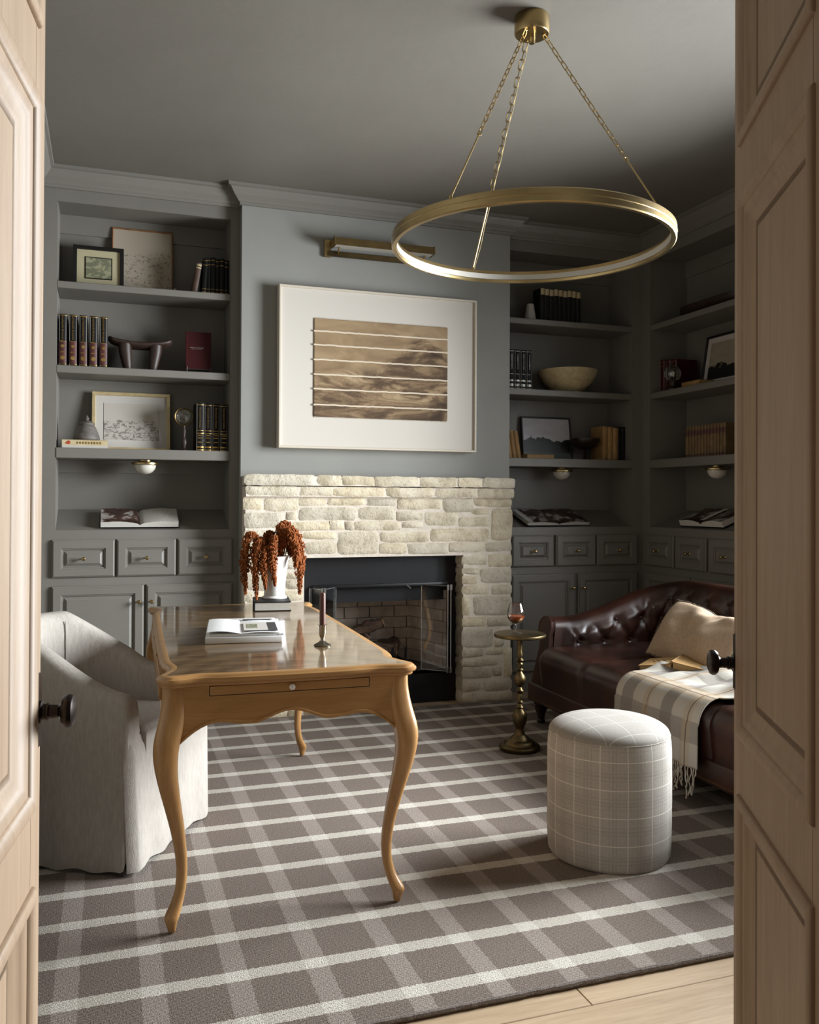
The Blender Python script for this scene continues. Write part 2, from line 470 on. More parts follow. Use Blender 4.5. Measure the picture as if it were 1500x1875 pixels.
scene_print('landscape', srgb(224, 222, 228), srgb(44, 50, 36), srgb(20, 20, 18), .15)
scene_print('landscape_sepia', srgb(176, 164, 144), srgb(60, 54, 46), srgb(30, 27, 23), .14)
def sketch(name, pap, ink_c, scale, lo, hz0, hz1):
    t = NT(name)
    x, y, z = t.sep(t.vec())
    n = t.noise(t.vec(scale=(1, 1, 1.6)), scale, 6, .75, .5); n2 = t.noise(t.vec(), 5, 2)
    zone = t.math('MULTIPLY', t.math('GREATER_THAN', t.math('ADD', z, t.math('MULTIPLY', n2, .08)), hz0), t.math('LESS_THAN', t.math('ADD', z, t.math('MULTIPLY', n2, -.10)), hz1))
    f = t.math('MULTIPLY', t.math('MULTIPLY', t.math('LESS_THAN', n, lo), zone), .75)
    t.set(Base_Color=t.mix(f, pap, ink_c), Roughness=.8)
sketch('sketch_print', srgb(182, 174, 164), srgb(84, 77, 72), 44, .47, .05, .13)
sketch('big_sketch', srgb(172, 160, 142), srgb(82, 73, 66), 46, .43, .03, .22)
sketch('map_print', srgb(150, 148, 118), srgb(92, 94, 74), 16, .52, .0, .2)
t = NT('magazine')
n = t.noise(t.vec(), 9, 3, .6)
t.set(Base_Color=t.ramp(n, [(.40, srgb(40, 24, 22)), (.52, srgb(84, 60, 52)), (.60, srgb(186, 178, 172)), (.7, srgb(60, 44, 40))]), Roughness=.3)

# ================================================================== SETTING
XL, XR, YB, YF, ZC = -.37, 3.504, 5.176, .86, 3.07
g = G().box(-1.2, 3.9, -1.6, 5.6, -.06, -.012)
floor = struct('floor', g, 'plank', 'pale oak plank floor showing in front of the rug', 'floor')
def plank(x0, x1, y0, y1):
    obj('floor_plank', G().rbox(x0 + .0008, x1 - .0008, y0 + .0008, y1 - .0008, -.012, 0, .0015, 1), 'plank', floor, smooth=0)
pw = .185
k = 0
yy = 1.906 - 10 * pw
while yy < 5.5:
    cuts = [-1.2]
    x = -1.2 + [.55, 1.3, .9, 1.75, .3, 1.1][k % 6]
    if abs(yy - 1.906) < .01: x = -.35
    if abs(yy - 1.906) < .01: cuts += [-.35, 1.148, 2.6]
    else:
        while x < 3.5:
            cuts.append(x); x += [1.5, 1.9, 1.65][k % 3]
    cuts.append(3.9)
    for a, b in zip(cuts, cuts[1:]): plank(a, b, yy, min(yy + pw, 5.6))
    yy += pw; k += 1

struct('ceiling', G().box(-1.2, 3.9, -.2, 5.6, ZC, ZC + .1), 'ceiling_paint', 'grey-painted lightly textured plaster ceiling', 'ceiling')
struct('wall_back', G().box(XL - .1, 3.95, 5.52, 5.62, 0, ZC), 'paint', 'grey wall behind the built-in bookcases', 'wall')
struct('wall_left', G().box(XL - .1, XL, YF, 5.52, 0, ZC), 'paint', 'grey side wall behind the linen armchair', 'wall')
# right wall with window opening
WY0, WY1, WZ0, WZ1 = 1.90, 4.00, .60, 2.55
g = G()
g.box(XR, XR + .12, YF, WY0, 0, ZC).box(XR, XR + .12, WY1, 4.086, 0, ZC).box(XR, XR + .12, WY0, WY1, 0, WZ0).box(XR, XR + .12, WY0, WY1, WZ1, ZC)
g.box(XR + .34, XR + .44, 4.0, 5.52, 0, ZC).box(XR + .12, XR + .44, 4.0, 4.086, 0, ZC)
struct('wall_right', g, 'paint', 'grey side wall behind the leather sofa', 'wall')
g = G()
for a, b, c, d in ((WY0, WY0 + .05, WZ0, WZ1), (WY1 - .05, WY1, WZ0, WZ1), (WY0 + .05, WY1 - .05, WZ0, WZ0 + .05), (WY0 + .05, WY1 - .05, WZ1 - .05, WZ1)):
    g.box(XR + .03, XR + .09, a, b, c, d)
win = struct('window_1', g, 'paint', 'tall grey-framed window in the right wall', 'window')
for i in range(1, 3):
    y = WY0 + (WY1 - WY0) * i / 3
    obj('window_mullion', G().box(XR + .045, XR + .075, y - .012, y + .012, WZ0 + .05, WZ1 - .05), 'paint', win, smooth=0)
for i in range(3):
    a = WY0 + .05 + (WY1 - WY0 - .1) * i / 3; b = a + (WY1 - WY0 - .1) / 3
    obj('window_pane', G().box(XR + .058, XR + .062, a, b, WZ0 + .05, WZ1 - .05), 'pane', win, smooth=0)
obj('window_sill', G().rbox(XR - .05, XR + .05, WY0 - .05, WY1 + .05, WZ0 - .03, WZ0, .006), 'paint', win)
# front wall with the door opening
DX0, DX1 = -.21, .915
g = G().box(XL - .1, DX0, YF - .14, YF, 0, ZC).box(DX1, XR + .12, YF - .14, YF, 0, ZC).box(DX0, DX1, YF - .14, YF, 2.47, ZC)
struct('wall_front', g, 'plain_wall', 'plain wall around the double doorway', 'wall')
# chimney breast
CX0, CX1, CY = .735, 2.455, 5.11
OX0, OX1, OZ = 1.085, 2.077, .915
g = G().box(CX0, OX0, CY, 5.52, 0, ZC).box(OX1, CX1, CY, 5.52, 0, ZC).box(OX0, OX1, CY, 5.52, OZ, ZC)
struct('wall_chimney', g, 'plain_wall', 'smooth blue-grey chimney breast above the stone fireplace', 'wall')
# crown moulding along the whole room, mitred
CROWN = [(0, -.105), (.014, -.105), (.016, -.092), (.024, -.086), (.03, -.078), (.05, -.058), (.068, -.032), (.074, -.022), (.088, -.018), (.09, -.001), (0, -.001)]
def moulding(path, prof, z0, outward):
    """sweep (offset, dz) along an open plan path; outward(i) gives mitred normals"""
    n = len(path); g = G(); P = len(prof); vs = []; fs = []
    seg = []
    for i in range(n - 1):
        d = Vector((path[i + 1][0] - path[i][0], path[i + 1][1] - path[i][1])).normalized()
        seg.append(Vector((d.y, -d.x)))
    for i in range(n):
        if i == 0: nn = seg[0]
        elif i == n - 1: nn = seg[-1]
        else:
            nn = seg[i - 1] + seg[i]; nn = nn / (1 + seg[i - 1].dot(seg[i]))
        for o_, dz in prof: vs.append((path[i][0] + nn.x * o_, path[i][1] + nn.y * o_, z0 + dz))
    for i in range(n - 1):
        for j in range(P):
            j2 = (j + 1) % P
            fs.append((i * P + j, i * P + j2, (i + 1) * P + j2, (i + 1) * P + j))
    fs.append(tuple(range(P))); fs.append(tuple(reversed(range((n - 1) * P, n * P))))
    return g.add(vs, fs)
path = [(XL, YF), (XL, YB), (CX0, YB), (CX0, CY), (CX1, CY), (CX1, YB), (XR, YB), (XR, YF)]
o = struct('trim_1', moulding(path, CROWN, ZC, None), 'paint', 'stepped grey crown moulding under the ceiling', 'moulding')
recalc(o)
BASE = [(0, 0), (.018, 0), (.018, .11), (.012, .13), (0, .135)]
o = struct('baseboard_left', moulding([(XL, YF), (XL, YB)], BASE, 0, None), 'paint', 'grey baseboard along the left wall', 'baseboard'); recalc(o)
o = struct('baseboard_right', moulding([(XR, 4.08), (XR, YF)], BASE, 0, None), 'paint', 'grey baseboard under the window', 'baseboard'); recalc(o)

# ------------------------------------------------------------------ double doors (open into the room)
def leaf(name, hinge, phi, W, s, label):
    d = thing(name, label, 'door', (hinge[0], hinge[1], 0), (0, 0, phi), kind='structure')
    T = .0225; H = 2.44; b = .008
    st = .058; sh = .07
    zs = [(.13, .70), (.83, 1.80), (1.92, 2.36)]
    for a, c in ((0, sh), (W - st, W)): obj('stile', G().rbox(a, c, -T, T, b, H, .002, 1), 'oak_v', d, False)
    for a, c in ((b, .13), (.70, .83), (1.80, 1.92), (2.36, H)): obj('rail', G().box(sh, W - st, -T, T, a, c), 'oak_v', d, False, smooth=0)
    for a, c in zs:
        obj('panel', G().box(sh, W - st, -.008, .008, a, c), 'oak_v', d, False, smooth=0)
        for sd in (-1, 1):
            mw = .062
            rings = [(-.012, 0), (-.0115, .004), (-.008, .0075), (-.002, .009), (.006, .008), (.012, .004), (.0145, .0), (.026, -.001), (.030, -.005), (.036, -.0085), (.044, -.0105), (.050, -.0145), (mw, -.0145)]
            gg = G(); w_, h_ = W - st - sh, c - a; vs = []; fs = []
            for i, p in rings:
                A, B = w_ / 2 - i, h_ / 2 - i; cx, cz = (sh + W - st) / 2, (a + c) / 2
                y = sd * (T + p)
                vs += [(cx - A, y, cz - B), (cx + A, y, cz - B), (cx + A, y, cz + B), (cx - A, y, cz + B)]
            for k in range(len(rings) - 1):
                for j in range(4):
                    j2 = (j + 1) % 4
                    q = (4 * k + j, 4 * k + j2, 4 * k + 4 + j2, 4 * k + 4 + j)
                    fs.append(q if sd < 0 else q[::-1])
            obj('panel_moulding', gg.add(vs, fs), 'oak_v', d, False, smooth=50)
    # knob, rose plate on both faces
    for sd in (-1, 1):
        pl = obj('knob_plate', G().rbox(W - .052, W - .008, sd * T - .004, sd * T + .004, .898, 1.002, .002, 1), 'bronze', d, False)
        prof = [(0.0, .0), (.017, .0), (.017, .006), (.012, .008), (.0115, .012), (.013, .013), (.013, .016), (.0105, .018), (.0095, .03), (.012, .033), (.021, .036), (.0245, .041), (.025, .046), (.0225, .051), (.014, .0545), (0, .0555)]
        M = Matrix.Translation((W - .03, sd * (T + .003), .95)) @ Matrix.Rotation(-sd * pi / 2, 4, 'X')
        obj('door_knob', G().lathe([(r * .94, z * .92) for r, z in prof], 28, M=M), 'bronze', pl, False)
    return d
phi_r = math.atan2(.884, .468); phi_l = math.atan2(.99, .14)
leaf('door_1', (-.088 - .52 * .14 - .0225 * .99, 1.366 - .52 * .99 + .0225 * .14), phi_l, .52, -1, 'bright limed oak door leaf at the left edge of the picture')
leaf('door_2', (1.128 - .56 * .468 + .0225 * .884, 1.366 - .56 * .884 - .0225 * .468), phi_r, .56, 1, 'shaded limed oak door leaf at the right edge of the picture')

# ================================================================== BUILT-IN BOOKCASES
KNOB = [(0, 0), (.0085, 0), (.009, .003), (.0045, .006), (.004, .022), (.0075, .026), (.0115, .032), (.011, .038), (.007, .042), (0, .043)]
knob_me = None
def knob_at(parent, x, z, y):
    global knob_me
    if knob_me is None:
        o = obj('knob', G().lathe(KNOB, 16, M=Matrix.Rotation(pi / 2, 4, 'X')), 'brass', parent, False); knob_me = o.data
        o.location = (x, y, z)
    else:
        inst('knob', knob_me, parent, Matrix.Translation((x, y, z)))
DR_R = [(0, 0), (0, .010), (.003, .014), (.008, .016), (.009, .021), (.047, .021), (.049, .016), (.055, .015), (.057, .008), (.063, .008), (.078, .018), (.0785, .020), (.5, .020)]
def rings_for(w, h, R):
    out = [r for r in R if r[0] < min(w, h) / 2 - .004]
    return out
SH = (2.457, 1.992, 1.535)
def bookcase(label, loc, rot, U0, U1, o0, o1, drawers, doors, slope_c):
    b = thing('bookcase', label, 'bookcase', loc, rot, kind='thing')
    D = .31
    g = G()
    g.box(U0, o0, 0, .022, 0, ZC - .001).box(o1, U1, 0, .022, 0, ZC - .001)
    g.box(o0, o1, 0, .022, 2.895, ZC - .001).box(o0, o1, .004, .021, .1, 1.03).box(o0, o1, 0, .022, 1.026, 1.078).box(o0, o1, 0, .022, .765, .82).box(o0, o1, 0, .022, .0, .13)
    obj('face_frame', g, 'paint', b, False, smooth=0)
    obj('side_panel', G().box(o0 - .02, o0, .022, D, 0, 2.93), 'paint', b, False, smooth=0)
    obj('side_panel', G().box(o1, o1 + .02, .022, D, 0, 2.93), 'paint', b, False, smooth=0)
    obj('back_panel', G().box(o0, o1, D - .012, D, 0, 2.93), 'paint', b, False, smooth=0)
    obj('top_panel', G().box(o0, o1, .022, D - .012, 2.91, 2.93), 'paint', b, False, smooth=0)
    obj('back_rail', G().box(o0, o1, D - .024, D - .012, 2.80, 2.91), 'paint', b, False, smooth=0)
    obj('back_rail', G().box(o0, o1, D - .024, D - .012, 1.405, 1.478), 'paint', b, False, smooth=0)
    for z, th in zip(SH, (.038, .042, .057)):
        obj('shelf', G().rbox(o0, o1, -.004 if th > .05 else .004, D - .012, z - th, z, .003, 1), 'paint', b, False)
    # sloping reading ledge
    obj('reading_ledge', G().add([(o0, .0225, 1.066), (o1, .0225, 1.066), (o1, D - .012, 1.066), (o0, D - .012, 1.066), (o0, .0225, 1.0785), (o1, .0225, 1.0785), (o1, D - .012, 1.19), (o0, D - .012, 1.19)],
        [(0, 3, 2, 1), (4, 5, 6, 7), (0, 1, 5, 4), (1, 2, 6, 5), (2, 3, 7, 6), (3, 0, 4, 7)]), 'paint', b, False, smooth=0)
    for a, c in drawers:
        w_, h_ = c - a, .209
        o = obj('drawer', ringpanel((a + c) / 2, .9215, w_, h_, rings_for(w_, h_, DR_R), 0), 'paint', b, False, smooth=12)
        knob_at(o, (a + c) / 2, .9215, -.018)
    for i, (a, c) in enumerate(doors):
        w_, h_ = c - a, .64
        o = obj('cabinet_door', ringpanel((a + c) / 2, .769 - h_ / 2, w_, h_, rings_for(w_, h_, DR_R), 0), 'paint', b, False, smooth=12)
        knob_at(o, c - .028 if i == 0 else a + .028, .769 - .095, -.020)
    return b
bookcase('grey built-in bookcase left of the chimney breast', (0, YB, 0), (0, 0, 0), XL, CX0, -.265, .68, [(-.281, .046), (.057, .378), (.388, .70)], [(-.281, .204), (.217, .70)], 0)
bookcase('grey built-in bookcase between chimney breast and room corner', (0, YB, 0), (0, 0, 0), CX1, XR, 2.478, 3.418, [(2.50, 2.81), (2.825, 3.126), (3.138, 3.453)], [(2.50, 2.968), (2.993, 3.454)], 0)
bookcase('shadowed grey built-in bookcase on the right wall behind the sofa', (XR, YB, 0), (0, 0, -pi / 2), 0, 1.085, .085, 1.0, [(.041, .364), (.387, .692), (.723, 1.03)], [(.041, .53), (.545, 1.03)], 0)

# ================================================================== STONE FIREPLACE
ROW1= [(0.738, 1.136, 1.337, 1.394), (1.153, 1.288, 1.337, 1.392), (1.305, 1.495, 1.339, 1.389), (1.497, 1.762, 1.336, 1.39), (1.786, 2.013, 1.333, 1.387), (2.038, 2.183, 1.335, 1.387), (2.202, 2.411, 1.334, 1.389)]
ROW2= [(0.748, 1.04, 1.275, 1.329), (1.056, 1.241, 1.274, 1.326), (1.243, 1.564, 1.273, 1.326), (1.576, 1.871, 1.271, 1.326), (1.883, 2.155, 1.27, 1.326), (2.168, 2.409, 1.269, 1.325)]
ROW0= [(0.737, 0.837, 1.194, 1.264), (0.853, 1.041, 1.189, 1.261), (1.059, 1.212, 1.222, 1.263), (1.227, 1.448, 1.224, 1.261), (1.462, 1.639, 1.221, 1.259), (1.658, 1.934, 1.2, 1.26), (1.947, 2.142, 1.183, 1.261), (2.152, 2.406, 1.216, 1.26), (1.059, 1.39, 1.137, 1.205), (1.404, 1.639, 1.136, 1.208), (1.649, 1.812, 1.132, 1.183), (1.824, 2.043, 1.102, 1.178), (2.139, 2.254, 1.166, 1.201), (2.06, 2.257, 1.095, 1.148), (2.277, 2.409, 1.006, 1.201), (0.741, 0.964, 1.092, 1.175), (0.982, 1.039, 1.138, 1.178), (0.984, 1.23, 1.078, 1.123), (1.241, 1.319, 1.076, 1.126), (1.333, 1.379, 1.077, 1.122), (1.39, 1.673, 1.074, 1.125), (1.687, 1.812, 1.09, 1.12), (0.741, 0.935, 1.02, 1.076), (0.954, 1.06, 1.018, 1.066), (1.073, 1.276, 1.024, 1.062), (1.287, 1.528, 0.935, 1.063), (1.545, 1.849, 1.001, 1.058), (1.87, 2.251, 1.003, 1.076), (0.742, 0.876, 0.947, 1.006), (0.892, 1.073, 0.944, 1.004), (1.09, 1.274, 0.941, 1.007), (1.543, 1.707, 0.934, 0.991), (1.722, 1.977, 0.931, 0.99), (1.992, 2.219, 0.938, 0.991), (2.232, 2.407, 0.937, 0.991), (2.077, 2.232, 0.856, 0.905), (2.256, 2.408, 0.84, 0.914), (2.078, 2.188, 0.798, 0.83), (2.078, 2.175, 0.739, 0.786), (2.201, 2.408, 0.74, 0.829), (2.078, 2.252, 0.674, 0.727), (2.278, 2.408, 0.668, 0.724), (2.078, 2.121, 0.548, 0.658), (2.154, 2.411, 0.541, 0.655), (2.079, 2.234, 0.475, 0.528), (2.253, 2.412, 0.471, 0.523), (2.079, 2.279, 0.346, 0.457), (2.301, 2.412, 0.396, 0.449), (2.08, 2.216, 0.289, 0.332), (2.232, 2.349, 0.293, 0.331), (2.362, 2.413, 0.149, 0.329), (2.08, 2.315, 0.228, 0.275), (2.08, 2.274, 0.155, 0.217), (2.287, 2.339, 0.162, 0.209), (2.081, 2.21, 0.076, 0.137), (2.22, 2.413, 0.068, 0.132), (2.081, 2.153, 0.008, 0.063), (2.166, 2.414, 0.002, 0.058), (2.302, 2.354, 0.342, 0.385)]
fp = thing('fireplace', 'cream rubble-stone fireplace surround with black metal firebox', 'fireplace', ((CX0 + CX1) / 2, 5.04, 0))
MY = 4.981
g = G().box(.745, OX0, MY, CY, 0, 1.27).box(OX1 + .006, 2.405, MY, CY, 0, 1.27).box(OX0, OX1 + .006, MY, CY, OZ, 1.27).box(.745, 2.412, 4.957, CY, 1.27, 1.328).box(.745, 2.412, 4.943, CY, 1.334, 1.388)
obj('mortar_bed', g, 'mortar', fp, smooth=0)
def stone(x0, x1, z0, z1, yb, yf, seed):
    R = random.Random(seed)
    w_, h_ = x1 - x0, z1 - z0
    nx = max(5, min(14, int(w_ / .028))); nz = max(5, min(9, int(h_ / .014)))
    off = Vector((R.uniform(-50, 50), R.uniform(-50, 50), R.uniform(-50, 50)))
    e = R.uniform(7, 14)
    def fn(i, j):
        a, b_ = 2 * i - 1, 2 * j - 1
        a = math.copysign(abs(a) ** .75, a); b_ = math.copysign(abs(b_) ** .75, b_)
        # superellipse outline so corners round off
        q = (abs(a) ** e + abs(b_) ** e) ** (1 / e)
        mx = max(abs(a), abs(b_))
        k = mx / q if q > 1e-6 else 1
        x = (x0 + x1) / 2 + a * k * w_ / 2; z = (z0 + z1) / 2 + b_ * k * h_ / 2
        n1 = noise.noise(Vector((x * 9, z * 9, 0)) + off); n2 = noise.noise(Vector((x * 45, z * 45, 3)) + off)
        edge = max(0, (mx - .78) / .22)
        y = yf + .008 * edge ** 2.2 + n1 * .005 + n2 * .003
        x += noise.noise(Vector((0, z * 26, 5)) + off) * .005 * mx; z += noise.noise(Vector((x * 18, 0, 9)) + off) * .005 * mx
        return (x, y, z)
    g = G().grid(fn, nx, nz)
    # skirt back to the mortar
    loop = [i * nz for i in range(nx)] + [(nx - 1) * nz + j for j in range(1, nz)] + [i * nz + nz - 1 for i in range(nx - 2, -1, -1)] + [j for j in range(nz - 2, 0, -1)]
    b0 = len(g.v)
    for q in loop:
        p = g.v[q]; g.v.append((p[0], yb, p[2]))
    L = len(loop)
    for q in range(L): g.f.append((loop[q], loop[(q + 1) % L], b0 + (q + 1) % L, b0 + q))
    g.f = [f[::-1] for f in g.f]
    return recalc(obj('stone', g, 'stone', fp, smooth=50))
sd = 1
for r in ROW1: stone(r[0] - .006, r[1] + .006, r[2] - .003, r[3] + .004, MY, 4.935, sd); sd += 1
for r in ROW2: stone(r[0] - .004, r[1] + .004, r[2] - .002, r[3] + .002, MY, 4.95, sd); sd += 1
for r in ROW0:
    inner = abs(r[0] - 2.077) < .01
    stone(r[0] - .004, r[1] + .004, r[2] - .003, r[3] + .003, 5.09 if inner else MY + .005, 4.972, sd); sd += 1
    if r[3] < .915 and r[0] > 2.06:   # the left pier repeats the bond of the right one
        a, b_ = .745 + (2.408 - r[1]), .745 + (2.408 - r[0])
        stone(a - .004, b_ + .004, r[2] - .003, r[3] + .003, MY + .005, 4.972, sd); sd += 1
# metal insert
IY = 5.085
g = G().box(OX0, OX1, IY, IY + .015, .735, OZ)
obj('hood_plate', g, 'black_metal', fp, smooth=0)
obj('base_plate', G().box(OX0, OX1, IY, IY + .015, 0, .20), 'black_metal', fp, smooth=0)
obj('side_plate', G().box(OX0, OX0 + .07, IY, IY + .015, .20, .735), 'black_metal', fp, smooth=0)
obj('side_plate', G().box(OX1 - .055, OX1, IY, IY + .015, .20, .735), 'black_metal', fp, smooth=0)
obj('hood_lip', G().rbox(OX0 + .07, OX1 - .055, IY - .02, IY + .01, .725, .745, .003), 'black_metal', fp)
obj('smoke_shelf', G().box(OX0 + .07, OX1 - .055, IY + .05, IY + .065, .63, .735), 'black_metal', fp, smooth=0)
obj('damper_handle', G().tube([(1.742, 5.07, .735), (1.768, 5.055, .712)], .004, 8), 'chrome', fp)
obj('hearth_floor', G().box(OX0, OX1, IY, 5.515, .18, .20), 'fire_mortar', fp, smooth=0)
obj('firebox_top', G().box(OX0, OX1, IY + .06, 5.515, .68, .70), 'black_metal', fp, smooth=0)
# brick-lined firebox: back and two splayed cheeks
BX0, BX1, BY = OX0 + .20, OX1 - .17, 5.46
pts = [(OX0 + .06, 5.11), (BX0, BY), (BX1, BY), (OX1 - .05, 5.11)]
bwid, bhei = .165, .068
for (ax, ay), (bx, by) in zip(pts, pts[1:]):
    d = Vector((bx - ax, by - ay, 0)); L = d.length; d.normalize(); nrm = Vector((d.y, -d.x, 0))
    if nrm.y > 0: nrm = -nrm
    if abs(d.x) < .95 and (bx > ax) and ax < 1.4: nrm = Vector((abs(d.y), -abs(d.x), 0))
    if ax > 1.7 and abs(d.x) < .95: nrm = Vector((-abs(d.y), -abs(d.x), 0))
    A = Vector((ax, ay, 0))
    gg = G(); P = [A - nrm * .001, A + d * L - nrm * .001, A + d * L - nrm * .02, A - nrm * .02]
    vs = [(p.x, p.y, z) for z in (.2, .69) for p in P]
    gg.add(vs, [(0, 1, 5, 4), (1, 2, 6, 5), (2, 3, 7, 6), (3, 0, 4, 7), (4, 5, 6, 7), (0, 3, 2, 1)])
    recalc(obj('firebox_lining', gg, 'fire_mortar', fp, smooth=0))
    for rrow in range(7):
        z0 = .203 + rrow * (bhei + .004); z1 = min(z0 + bhei, .688)
        x = -(bwid / 2) if rrow % 2 else 0
        while x < L - .01:
            a, b_ = max(x, 0), min(x + bwid, L)
            if b_ - a > .02:
                p0, p1 = A + d * (a + .002), A + d * (b_ - .002)
                vs = []
                for z in (z0, z1):
                    for p, q in ((p0, -.002), (p1, -.002), (p1, .006), (p0, .006)):
                        s_ = p + nrm * q; vs.append((s_.x, s_.y, z))
                recalc(obj('brick', G().add(vs, [(0, 1, 5, 4), (1, 2, 6, 5), (2, 3, 7, 6), (3, 0, 4, 7), (4, 5, 6, 7), (0, 3, 2, 1)]), 'fire_brick', fp, smooth=0))
            x += bwid + .004
# bifold glass doors standing open
def gpane(a, b_, z0, z1):
    d = Vector((b_[0] - a[0], b_[1] - a[1], 0)).normalized(); n = Vector((-d.y, d.x, 0)) * .0025
    vs = []
    for z in (z0, z1):
        for p, s_ in ((a, -1), (b_, -1), (b_, 1), (a, 1)): vs.append((p[0] + n.x * s_, p[1] + n.y * s_, z))
    o = recalc(obj('glass_pane', G().add(vs, [(0, 1, 5, 4), (1, 2, 6, 5), (2, 3, 7, 6), (3, 0, 4, 7), (4, 5, 6, 7), (0, 3, 2, 1)]), 'fire_glass', fp, smooth=0))
    g = G()
    for p in (a, b_):
        g.tube([(p[0], p[1], z0), (p[0], p[1], z1)], .0028, 6)
    for z in (z0, z1): g.tube([(a[0], a[1], z), (b_[0], b_[1], z)], .0028, 6)
    obj('pane_rim', g, 'chrome', o)
    g = G()
    for z in (z0 + .008, z1 - .008):
        g.rbox(b_[0] - .007, b_[0] + .007, b_[1] - .007, b_[1] + .007, z - .018, z + .018, .002, 1)
    obj('hinge_clip', g, 'chrome', o)
gpane((1.845, 5.078), (1.975, 4.965), .21, .73)
gpane((2.035, 5.078), (1.995, 4.965), .21, .73)
gpane((1.30, 5.078), (1.205, 4.965), .21, .73)
gpane((1.14, 5.078), (1.188, 4.965), .21, .73)
# logs on the grate
def log(label, a, b_, r, seed, stub=None):
    R = random.Random(seed)
    a, b_ = Vector(a), Vector(b_)
    lg = thing('firewood_log', label, 'log', tuple(a))
    n = 16; pts = []; rad = []
    for i in range(n):
        t_ = i / (n - 1)
        p = a.lerp(b_, t_) + Vector((R.uniform(-1, 1), R.uniform(-1, 1), R.uniform(-1, 1))) * r * .10
        pts.append(p); rad.append(r * (1 + .18 * math.sin(t_ * 9 + seed) + R.uniform(-.07, .07)))
    g = G().tube(pts, rad, 14, cap=False)
    off = Vector((seed * 3.1, 0, 0))
    g.v = [tuple(Vector(p) + Vector((noise.noise(Vector(p) * 40 + off), noise.noise(Vector(p) * 40 + off * 2), noise.noise(Vector(p) * 40 + off * 3))) * r * .22) for p in g.v]
    if stub: g.tube([pts[6], pts[6] + Vector(stub)], [r * .6, r * .45], 10)
    obj('bark', g, 'bark', lg)
    for p, q in ((pts[0], pts[1]), (pts[-1], pts[-2])):
        dd = (p - q).normalized()
        obj('cut_end', G().tube([p - dd * .004, p + dd * .002], r * .93, 14), 'log_end', lg)
log('thick gnarled log lying lowest in the firebox', (1.32, 5.21, .335), (1.73, 5.24, .30), .052, 3, (.05, -.03, .09))
log('slim log tilted up on top of the firewood', (1.38, 5.28, .40), (1.66, 5.31, .475), .036, 8)
log('dark short log at the back of the firewood', (1.42, 5.34, .31), (1.78, 5.36, .32), .045, 12)
gr = thing('fire_grate', 'black iron grate carrying the logs in the firebox', 'grate', (1.55, 5.27, .2))
for i in range(6):
    x = 1.34 + i * .085
    obj('grate_bar', G().tube([(x, 5.14, .34), (x, 5.15, .255), (x, 5.40, .25)], .008, 8), 'black_metal', gr)
for y in (5.18, 5.37): obj('grate_rail', G().tube([(1.32, y, .248), (1.79, y, .248)], .008, 8), 'black_metal', gr)
for x in (1.36, 1.74):
    for y in (5.18, 5.37): obj('leg', G().tube([(x, y, .25), (x, y, .2)], .008, 8), 'black_metal', gr)

# ================================================================== RUG
rug = tag(obj('plaid_rug', G().rbox(-.30, 3.12, 1.992, 4.935, .0005, .012, .005, 2), 'rug', smooth=40), 'large taupe and cream plaid wool rug covering the floor', 'rug')
g = G()
rr_ = random.Random(3)
loop = []
def edge(a, b_, n):
    for i in range(n):
        t_ = i / n
        loop.append((a[0] + (b_[0] - a[0]) * t_ + rr_.uniform(-.0015, .0015), a[1] + (b_[1] - a[1]) * t_ + rr_.uniform(-.0015, .0015), .0085))
edge((-.30, 1.99), (3.12, 1.99), 240); edge((3.12, 1.99), (3.12, 4.937), 60); edge((3.12, 4.937), (-.30, 4.937), 60); edge((-.30, 4.937), (-.30, 1.99), 60)
obj('bound_edge', g.tube(loop, .008, 8, closed=True), 'rug_edge', rug)
RT = .0125   # top of the rug

# ================================================================== DESK
DC = (.5435, 3.377); DROT = -.029
desk = thing('writing_desk', 'honey-coloured wooden writing desk with curved cabriole legs', 'desk', (DC[0], DC[1], RT), (0, 0, DROT))
TZ = .752 - RT
HW, HL = .385, .862
def outline(n_side=26):
    """serpentine top outline, counter-clockwise"""
    def sidex(t_):      # t 0..1 along long side, half width
        e = min(t_, 1 - t_) * 2 * HL          # metres from the end
        ear = math.exp(-((e - .035) / .05) ** 2) * .022
        dip = -math.exp(-((e - .16) / .06) ** 2) * .016
        return HW - .020 + ear + dip + .006 * math.sin(pi * t_)
    def endy(t_):
        e = min(t_, 1 - t_) * 2 * HW
        ear = math.exp(-((e - .035) / .05) ** 2) * .012
        dip = -math.exp(-((e - .13) / .05) ** 2) * .008
        return HL - .012 + ear + dip + .010 * math.sin(pi * t_)
    P = []
    N = 60; K = 40; rc = .035
    def rounded(e): return 0 if e > rc else rc - math.sqrt(max(0, rc * rc - (rc - e) ** 2))
    for i in range(N):      # right side, -y to +y
        t_ = .012 + .976 * i / (N - 1); e = min(t_, 1 - t_) * 2 * HL
        P.append((sidex(t_) - rounded(e), -HL + 2 * HL * t_))
    for i in range(K):      # far end, +x to -x
        t_ = .04 + .92 * i / (K - 1)
        P.append((HW - 2 * HW * t_, endy(t_)))
    for i in range(N):
        t_ = .012 + .976 * i / (N - 1); e = min(t_, 1 - t_) * 2 * HL
        P.append((-(sidex(t_) - rounded(e)), HL - 2 * HL * t_))
    for i in range(K):
        t_ = .04 + .92 * i / (K - 1)
        P.append((-HW + 2 * HW * t_, -endy(t_)))
    return P
OUT = outline()
def offset(P, d):
    n = len(P); R = []
    for i in range(n):
        a, b_ = Vector(P[i - 1]), Vector(P[(i + 1) % n])
        t_ = (b_ - a).normalized(); R.append((P[i][0] - t_.y * d, P[i][1] + t_.x * d))
    return R
